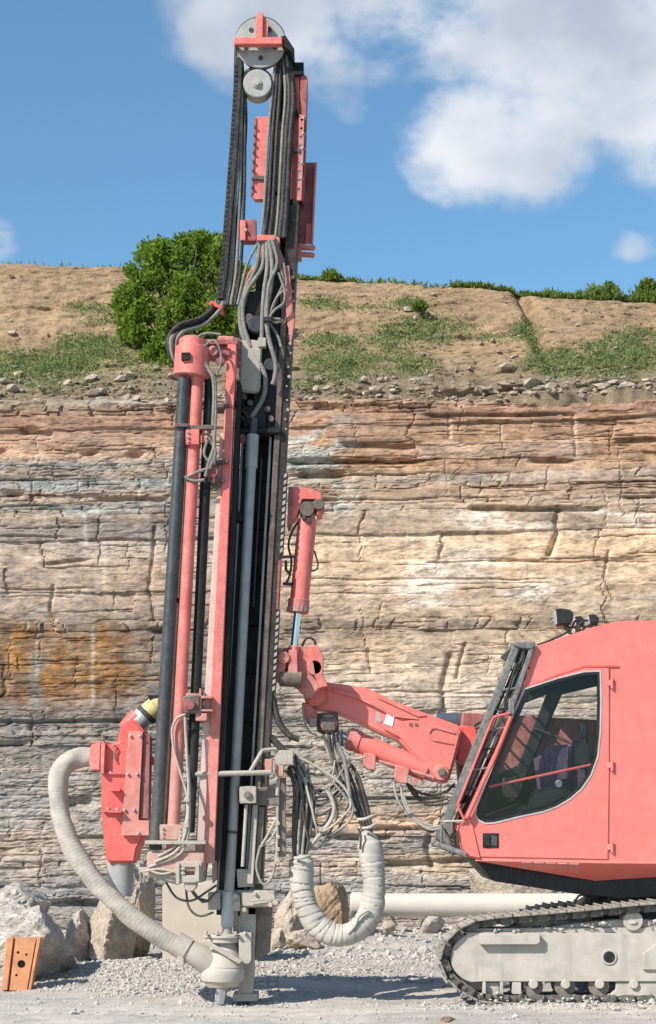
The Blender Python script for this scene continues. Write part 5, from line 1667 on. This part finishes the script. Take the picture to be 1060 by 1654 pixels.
bx('door_handle', 793, 1350, 803, 1366, CY0 - .022, CY0 - .018, 'dark_steel', cab, .002)
# far side, floor, back, roof
far = [(x, y) for x, y in OUT]
bm = bmesh.new()
pl_ = xz(OUT, CY0)
skip = {9, 10, 11}                                         # the windscreen
for i in range(len(pl_)):
    j = (i + 1) % len(pl_)
    if i in skip:
        continue
    a, b_ = pl_[i], pl_[j]
    vs = [bm.verts.new((a[0], CY0 + .041, a[1])), bm.verts.new((b_[0], CY0 + .041, b_[1])), bm.verts.new((b_[0], CY1 - .041, b_[1])), bm.verts.new((a[0], CY1 - .041, a[1]))]
    bm.faces.new(vs)
bmesh.ops.remove_doubles(bm, verts=bm.verts[:], dist=.0005)
bmesh.ops.recalc_face_normals(bm, faces=bm.faces[:])
bmesh.ops.solidify(bm, geom=bm.faces[:], thickness=.02)
fin('cab_shell', bm, 'red_clean', cab, smooth=25)
s_f = S0


def far_poly(poly):                                        # same outline, at the far side plane
    k0, k1 = sc(CY0), sc(CY1)
    return [((x - PXC) * k1 / k0 + PXC, PYH - (PYH - y) * k1 / k0) for x, y in poly]


WF = [(852, 1112), (944, 1088), (990, 1087), (990, 1200), (975, 1250), (930, 1292), (860, 1310), (800, 1322), (782, 1316), (812, 1216)]
FW1 = [(838, 1140), (884, 1122), (838, 1236), (802, 1252)]
FW2 = [(908, 1122), (1000, 1100), (1004, 1214), (960, 1222), (852, 1252)]
holed('far_side', far_poly(OUT), [FW1, FW2], CY1 - .04, CY1, 'red_clean', cab)
holed('dark_side_panel', offset_poly(far_poly(OUT), 3), [FW1, FW2], CY1 - .052, CY1 - .042, 'dark_plastic', cab)  # dark panel added so the far wall stays dark where sun enters
for fw in (FW1, FW2):
    pris('far_pane', fw, CY1 - .03, CY1 - .024, 'glass', cab, 0)
# windscreen pane and black pillars
A, B = P(850, 1098, CY0), P(748, 1326, CY0)
bm = bmesh.new()
n_w = Vector((-(A.z - B.z), 0, A.x - B.x)).normalized()
vs = [bm.verts.new(v) for v in ((A.x, CY0 + .05, A.z), (B.x, CY0 + .05, B.z), (B.x, CY1 - .05, B.z), (A.x, CY1 - .05, A.z))]
bm.faces.new(vs)
bmesh.ops.solidify(bm, geom=bm.faces[:], thickness=.006)
fin('windscreen', bm, 'glass', cab)
for yq in (CY0 + .10, CY1 - .10):
    rod('pillar', P(850, 1100, 0) * 1.0 + Vector((.05, yq, 0)), P(752, 1322, 0) + Vector((.05, yq, 0)), .032, 'dark_plastic', cab, 8)
pris('inner_pillar', [(886, 1116), (907, 1110), (836, 1290), (812, 1302)], CY1 - .14, CY1 - .07, 'dark_plastic', cab, .004)
pris('roof_lining', [(868, 1100), (970, 1078), (1140, 1060), (1140, 1040), (958, 1040), (880, 1066)], CY0 + .06, CY1 - .06, 'dark_plastic', cab, .01)
# what can be seen inside
seat = pris('seat', [(868, 1216), (926, 1212), (930, 1290), (880, 1300)], .42, .78, 'seat_fabric', cab, .04, 3)
pris('seat_back', [(922, 1198), (946, 1194), (958, 1290), (930, 1296)], .40, .80, 'seat_fabric', cab, .04, 3)
pris('seat_cover', [(880, 1204), (924, 1202), (922, 1262), (886, 1268)], .34, .42, 'seat_fabric', cab, .03, 3)
pris('control_console', [(862, 1276), (905, 1268), (930, 1282), (880, 1306), (850, 1312)], .16, .34, 'dark_plastic', cab, .02, 2)
pris('arm_rest', [(930, 1206), (952, 1196), (958, 1226), (948, 1244), (932, 1238)], .16, .28, 'dark_plastic', cab, .02, 2)
rod('joystick', P(946, 1200, .2), P(943, 1168, .2), .022, 'dark_plastic', cab, 12)
bx('joystick_grip', 938, 1167, 949, 1192, .16, .24, 'dark_plastic', cab, .012)
pris('floor_console', [(790, 1316), (850, 1296), (868, 1330), (800, 1345)], .2, .8, 'dark_plastic', cab, .02)
bx('monitor', 812, 1256, 838, 1290, .55, .62, 'dark_plastic', cab, .01)
rod('grab_bar', P(790, 1271, CY0 + .06), P(962, 1234, CY0 + .06), .012, 'red_bright', cab, 10)
disc('hand_wheel', 903, 1266, .15, .17, 6, 'galvanised', cab, 16)
for k in range(6):
    hose('louvre', [(862 + k * 8, 1176 + k * 3, .86), (905 + k * 8, 1192 + k * 4, .86)], .010, 'dark_steel', cab)
# sloping skirt below the door, with louvres
bm = bmesh.new()
k_ = [P(768, 1387, CY0), P(980, 1391, CY0), P(1160, 1392, CY0)]
low = [P(790, 1392, CY0) + Vector((0, .20, 0)), P(970, 1421, CY0) + Vector((0, .26, 0)), P(1160, 1392, CY0) + Vector((0, .26, -.09))]
low[0].z = k_[0].z - .02
va = [bm.verts.new(v) for v in k_]
vb_ = [bm.verts.new(v) for v in low]
for i in range(2):
    bm.faces.new((va[i], va[i + 1], vb_[i + 1], vb_[i]))
bmesh.ops.recalc_face_normals(bm, faces=bm.faces[:])
bmesh.ops.solidify(bm, geom=bm.faces[:], thickness=.02)
sk = fin('skirt', bm, 'red_clean', cab)
for k in range(5):
    for j in range(4):
        a = 842 + k * 19 + (k > 0) * 1
        y0 = 1393 + j * 4 + k * .6
        if k < 2 and j > 2:
            continue
        q = P(a, y0, CY0 + .012 + .042 * j)
        rod('vent_slat', q + Vector((0, -.012, 0)), q + Vector((.085, -.012, -.003)), .006, 'red_paint', cab, 6)
pris('chassis', [(768, 1389), (980, 1394), (1150, 1396), (1400, 1396), (1400, 1440), (1000, 1452), (930, 1444), (800, 1424)], .30, 1.5, 'dark_plastic', rig, .01)
pris('slew_ring', [(960, 1440), (1300, 1440), (1300, 1475), (975, 1475)], .7, 1.5, 'dark_plastic', rig, .01)
pris('axle_beam', [(985, 1448), (1060, 1420), (1300, 1420), (1300, 1500), (960, 1500), (950, 1470)], .50, 1.55, 'dark_steel', rig, .01)
hose('hydraulic_hose', [(928, 1460, .4), (934, 1448, .4), (944, 1446, .4), (954, 1456, .4)], .010, 'hose_dark', rig)
# engine house behind the cab, outside the picture
eh = pris('engine_house', [(1154, 1040), (1560, 1046), (1600, 1100), (1600, 1390), (1154, 1390)], .04, 2.1, 'red_clean', rig, .03, 2)
for k in range(6):
    bx('vent_slat', 1260, 1120 + k * 18, 1400, 1128 + k * 18, .02, .04, 'dark_plastic', eh, .002)

# windscreen guard: leaning frame in front of the cab
gd = pris('guard_frame', [(829, 1042), (842, 1040), (728, 1330), (714, 1328)], -.02, .04, 'guard_grey', rig, .006)
gd['label'] = 'grey steel guard frame in front of the windscreen'
pris('frame_rail', [(829, 1042), (842, 1040), (728, 1330), (714, 1328)], 1.0, 1.06, 'guard_grey', gd, .006)
pris('frame_rail', [(856, 1046), (866, 1040), (830, 1146), (820, 1152)], -.03, .0, 'guard_grey', gd, .006)
pris('frame_head', [(829, 1042), (833, 1036), (864, 1036), (866, 1042), (860, 1048), (846, 1048), (838, 1046)], -.04, 1.06, 'guard_grey', gd, .008)
for k in range(12):
    f = (k + .5) / 12
    q = P(836, 1044, 0).lerp(P(721, 1326, 0), f)
    rod('guard_bar', Vector((q.x + .02, .0, q.z)), Vector((q.x + .02, 1.02, q.z)), .011, 'guard_grey', gd, 8)
for k, (dx, mm, rr) in enumerate(((14, 'guard_grey', .016), (19, 'hose_dark', .013), (24, 'galvanised', .009), (10, 'hose_dark', .012))):
    hose('wiper_line', [(832 + dx, 1052, .03 + .02 * k), (812 + dx + rh.uniform(-3, 3), 1100, .03), (790 + dx + rh.uniform(-3, 3), 1160, .03), (766 + dx * .9, 1220, .04), (742 + dx * .7, 1285, .05)], rr, mm, gd)
for k in range(7):
    f = .12 + k * .12
    q = P(838, 1050, 0).lerp(P(728, 1320, 0), f)
    rod('guard_link', Vector((q.x, -.01, q.z)), Vector((q.x + .16, .0, q.z + .02)), .010, 'guard_grey' if k % 2 else 'dark_plastic', gd, 8)
bx('mirror_box', 822, 1128, 832, 1155, -.04, .0, 'guard_grey', gd, .01)
hose('wiper_arm', [(848, 1058, -.01), (842, 1080, -.01), (836, 1070, -.01), (826, 1100, -.01), (815, 1140, -.01)], .010, 'dark_plastic', gd)
pris('frame_foot', [(712, 1340), (716, 1326), (736, 1330), (742, 1366), (748, 1378), (738, 1376), (712, 1358)], .30, .90, 'guard_grey', gd, .008)
rod('foot_tube', P(712, 1366, -.02), P(752, 1381, -.02), .028, 'guard_grey', gd, 14)
rod('foot_tube', P(712, 1366, .9), P(752, 1381, .9), .028, 'guard_grey', gd, 14)
rod('foot_tube', P(713, 1366, -.03), P(713, 1332, -.03), .014, 'guard_grey', gd, 10)
rod('foot_tube', P(736, 1376, -.02), P(733, 1328, -.02), .012, 'dark_plastic', gd, 10)
rod('foot_tube', P(712, 1366, -.02), P(712, 1366, .0) + Vector((0, .95, 0)), .024, 'guard_grey', gd, 12)
rod('foot_tube', P(716, 1327, -.03), P(752, 1326, -.03), .010, 'gasket_pale', gd, 10)
for k in range(5):
    hose('cable', [(716 + 3 * k, 1336 + 4 * k, .02), (726 + k, 1352 + 3 * k, .0), (736 - 2 * k, 1340 + 6 * k, .02), (742, 1372, .04)], .007, 'hose_dark', gd)
# red grab rails
for pl, rr in (([(824, 1152), (798, 1158), (794, 1166), (744, 1290), (739, 1300), (750, 1324)], .011), ([(826, 1158), (800, 1222), (775, 1276), (754, 1322)], .020)):
    bm = bmesh.new()
    b_tube(bm, [P(x, y, -.04) for x, y in pl], rr, 10)
    fin('grab_rail', bm, 'red_bright', gd)
pris('front_cheek', [(742, 1340), (752, 1322), (760, 1318), (776, 1386), (753, 1382)], -.008, .018, 'red_clean', cab, .004)
# working lights and wiring on the roof
for i, (x0, y0, x1, y1, yq) in enumerate(((897, 982, 927, 1010, .10), (950, 991, 969, 1010, .55), (928, 994, 946, 1012, .75))):
    wl_ = pris('work_light', [(x0, y0 + 3), (x0 + 6, y0), (x1 - 2, y0 + 3), (x1, y0 + 12), (x1 - 3, y1 - 2), (x0 + 3, y1)], yq, yq + .15, 'dark_plastic', rig, .012, 2)
    rod('light_post', P((x0 + x1) / 2 + 4, y1 - 2, yq + .06), P((x0 + x1) / 2 + 10, y1 + 14, yq + .06), .010, 'dark_plastic', wl_, 8)
    pris('lens', [(x0 - 1, y0 + 5), (x0 + 2, y0 + 4), (x0 + 4, y1 - 2), (x0 + 1, y1 - 2)], yq + .01, yq + .14, 'galvanised', wl_, .003)
for pl in ([(868, 1042), (890, 1034), (915, 1022), (922, 1012)], [(920, 1024), (928, 1005), (938, 1000), (944, 1014)], [(916, 1018), (926, 1012), (936, 1020), (948, 1012), (960, 1014)], [(912, 1010), (918, 1022), (930, 1024), (938, 1012)], [(930, 1020), (940, 1004), (952, 1002)]):
    hose('roof_cable', [(x, y, .14) for x, y in pl], .009, 'dark_plastic', rig)

# ---------------------------------------------------------------- crawler tracks
TP = [(1480, 1470), (1300, 1460), (1150, 1459), (1060, 1463), (1000, 1468), (940, 1474), (870, 1480), (810, 1485), (768, 1492), (740, 1507), (722, 1527), (716, 1550), (723, 1573), (742, 1594), (768, 1609), (800, 1616), (900, 1617), (1100, 1617), (1300, 1617), (1480, 1612), (1530, 1580), (1545, 1540), (1530, 1500), (1480, 1470)]
pathT = smooth_path([P(x, y, 0) for x, y in TP], .004)
pathT = pathT[:-1]
PITCH = .150
stp = int(round(PITCH / .004))
bm = bmesh.new()                                           # one shoe: plate, grouser bars, its links below
hl_ = PITCH * .485


def bbx(bm, x0, x1, y0, y1, z0, z1):
    b_prism(bm, [(x0, z0), (x1, z0), (x1, z1), (x0, z1)], y0, y1)


bbx(bm, -hl_, hl_, 0, .45, .012, .030)
bbx(bm, -hl_, -hl_ + .016, 0, .45, .030, .052)
bbx(bm, .0, .014, 0, .45, .030, .046)
bmesh.ops.recalc_face_normals(bm, faces=bm.faces[:])
bmesh.ops.bevel(bm, geom=bm.edges[:], offset=.003, segments=1, affect='EDGES', clamp_overlap=True)
shoe_me = bpy.data.meshes.new('track_shoe')
bm.to_mesh(shoe_me)
bm.free()
shoe_me.materials.append(MATS['track_shoe_steel'])
bm = bmesh.new()
for yq in (.05, .28):
    bbx(bm, -hl_ * 1.02, hl_ * .35, yq, yq + .035, -.050, .012)
    bbx(bm, hl_ * .3, hl_ * 1.08, yq + .036, yq + .07, -.042, .008)
    b_tube(bm, [Vector((hl_ * .1, yq - .006, -.010)), Vector((hl_ * .1, yq + .01, -.010))], .012, 6)
b_tube(bm, [Vector((-hl_ * .98, .035, -.02)), Vector((-hl_ * .98, .37, -.02))], .017, 10)
bmesh.ops.recalc_face_normals(bm, faces=bm.faces[:])
link_me = bpy.data.meshes.new('chain_link')
bm.to_mesh(link_me)
bm.free()
link_me.materials.append(MATS['chain_steel'])


def crawler(y_off, label, dx=0.0):
    FR = [(1480, 1512), (748, 1506)] + [(775 + 47 * math.cos(a), 1547 + 42 * math.sin(a)) for a in np.linspace(-2.0, -math.pi * 1.5 + .3, 14)] + [(780, 1586), (1480, 1586)]
    q = [(x + dx, z) for x, z in xz(FR, 0.0)]
    bm = bmesh.new()
    b_prism(bm, q, y_off, y_off + .34)
    tr_ = fin('crawler_track', bm, 'track_pale', rig, bevel=.008)
    tr_['label'] = label

    def add(name, poly, Y0, Y1, mat, bev=.004):
        bm = bmesh.new()
        b_prism(bm, [(x + dx, z) for x, z in xz(poly, 0.0)], y_off + Y0, y_off + Y1)
        return fin(name, bm, mat, tr_, bevel=bev)

    def wheel(name, px, py, r, Y0, Y1, mat):
        c = P(px, py, 0) + Vector((dx, 0, 0))
        bm = bmesh.new()
        b_tube(bm, [Vector((c.x, y_off + Y0, c.z)), Vector((c.x, y_off + Y1, c.z))], r * PX, 24)
        return fin(name, bm, mat, tr_, bevel=.005)

    n = int(len(pathT) / stp)
    for k in range(n):
        i = int(k * len(pathT) / n)
        p, d = pathT[i], (pathT[(i + 4) % len(pathT)] - pathT[i - 4]).normalized()
        up = Vector((d.z, 0, -d.x))                        # the path runs round so that this points outwards
        rot = Matrix(((d.x, 0, -up.x * -1, 0), (0, 1, 0, 0), (d.z, 0, up.z, 0), (0, 0, 0, 1)))
        for nm, me in (('track_shoe', shoe_me), ('chain_link', link_me)):
            o = bpy.data.objects.new(nm, me)
            COL.objects.link(o)
            o.parent = tr_
            o.matrix_parent_inverse = Matrix.Translation(-WL[tr_.name])
            o.matrix_basis = Matrix.Translation((p.x + dx, y_off - .07, p.z)) @ rot
    add('step_plate', [(774, 1508), (871, 1508), (871, 1521), (866, 1525), (774, 1525)], -.07, .0, 'track_pale')
    add('top_rim', [(760, 1500), (1480, 1498), (1480, 1512), (752, 1508)], .05, .3, 'track_pale')
    wheel('front_idler', 775, 1550, 50, .06, .30, 'brown_steel')
    wheel('adjuster_cap', 984, 1546, 13, -.012, .0, 'track_pale')
    wheel('adjuster_hole', 984, 1546, 9.5, -.016, -.010, 'dark_plastic')
    wheel('carrier_roller', 1024, 1488, 16, .02, .26, 'track_pale')
    wheel('carrier_roller', 1240, 1484, 16, .02, .26, 'track_pale')
    for x in (862, 914, 969, 1024, 1080, 1136, 1192, 1250, 1310, 1370):
        wheel('track_roller', x, 1594, 17, .04, .28, 'brown_steel')
        wheel('roller_cap', x, 1590, 7.5, -.008, .05, 'track_pale')
    add('guide_leg', [(780, 1586), (785, 1586), (785, 1612), (780, 1612)], -.02, .2, 'track_pale')
    add('guide_leg', [(808, 1586), (813, 1586), (813, 1612), (808, 1612)], -.02, .2, 'track_pale')
    add('guide_plate', [(786, 1588), (807, 1588), (807, 1610), (786, 1610)], .04, .1, 'track_pale')
    add('guide_leg', [(828, 1587), (842, 1587), (842, 1606), (828, 1606)], -.01, .2, 'track_pale')
    add('guide_plate', [(996, 1587), (1480, 1587), (1480, 1612), (972, 1618), (996, 1600)], .02, .08, 'track_pale')
    add('rock_guard', [(1038, 1540), (1066, 1520), (1480, 1520), (1480, 1566), (1038, 1566)], -.03, .0, 'track_pale')
    add('dirt_ledge', [(880, 1500), (930, 1492), (1000, 1486), (1480, 1488), (1480, 1499), (880, 1505)], .08, .24, 'track_pale', .01)
    rr_ = np.random.default_rng(int(y_off * 10) + 3)
    nq = 520                                               # dirt and chips caked on the ledges
    xq = rr_.uniform(800, 1470, nq)
    zq = np.array([P(a, np.interp(a, [800, 900, 1000, 1470], [1505, 1501, 1493, 1490]), 0).z for a in xq])
    sq = np.clip(rr_.lognormal(-4.6, .6, nq), .004, .04)
    ct = np.stack([(xq - PXC) / S0 + dx, y_off + rr_.uniform(-.02, .26, nq), zq + rr_.uniform(-.01, .02, nq)], 1)
    n2q = 420
    x2 = rr_.uniform(745, 1470, n2q)
    ct2 = np.stack([(x2 - PXC) / S0 + dx, y_off + rr_.uniform(-.10, .10, n2q), np.abs(rr_.normal(size=n2q)) * .035], 1)
    s2q = np.clip(rr_.lognormal(-4.5, .5, n2q), .005, .035)
    o = link('caked_dirt', stone_mesh('caked_dirt', np.concatenate([ct, ct2]), np.concatenate([sq, s2q]), 'pebble', .7), None, tr_)
    tag(o, kind='stuff')
    return tr_


crawler(.0, 'dusty pale crawler track below the cab')
crawler(1.85, 'crawler track on the far side of the rig', .72)
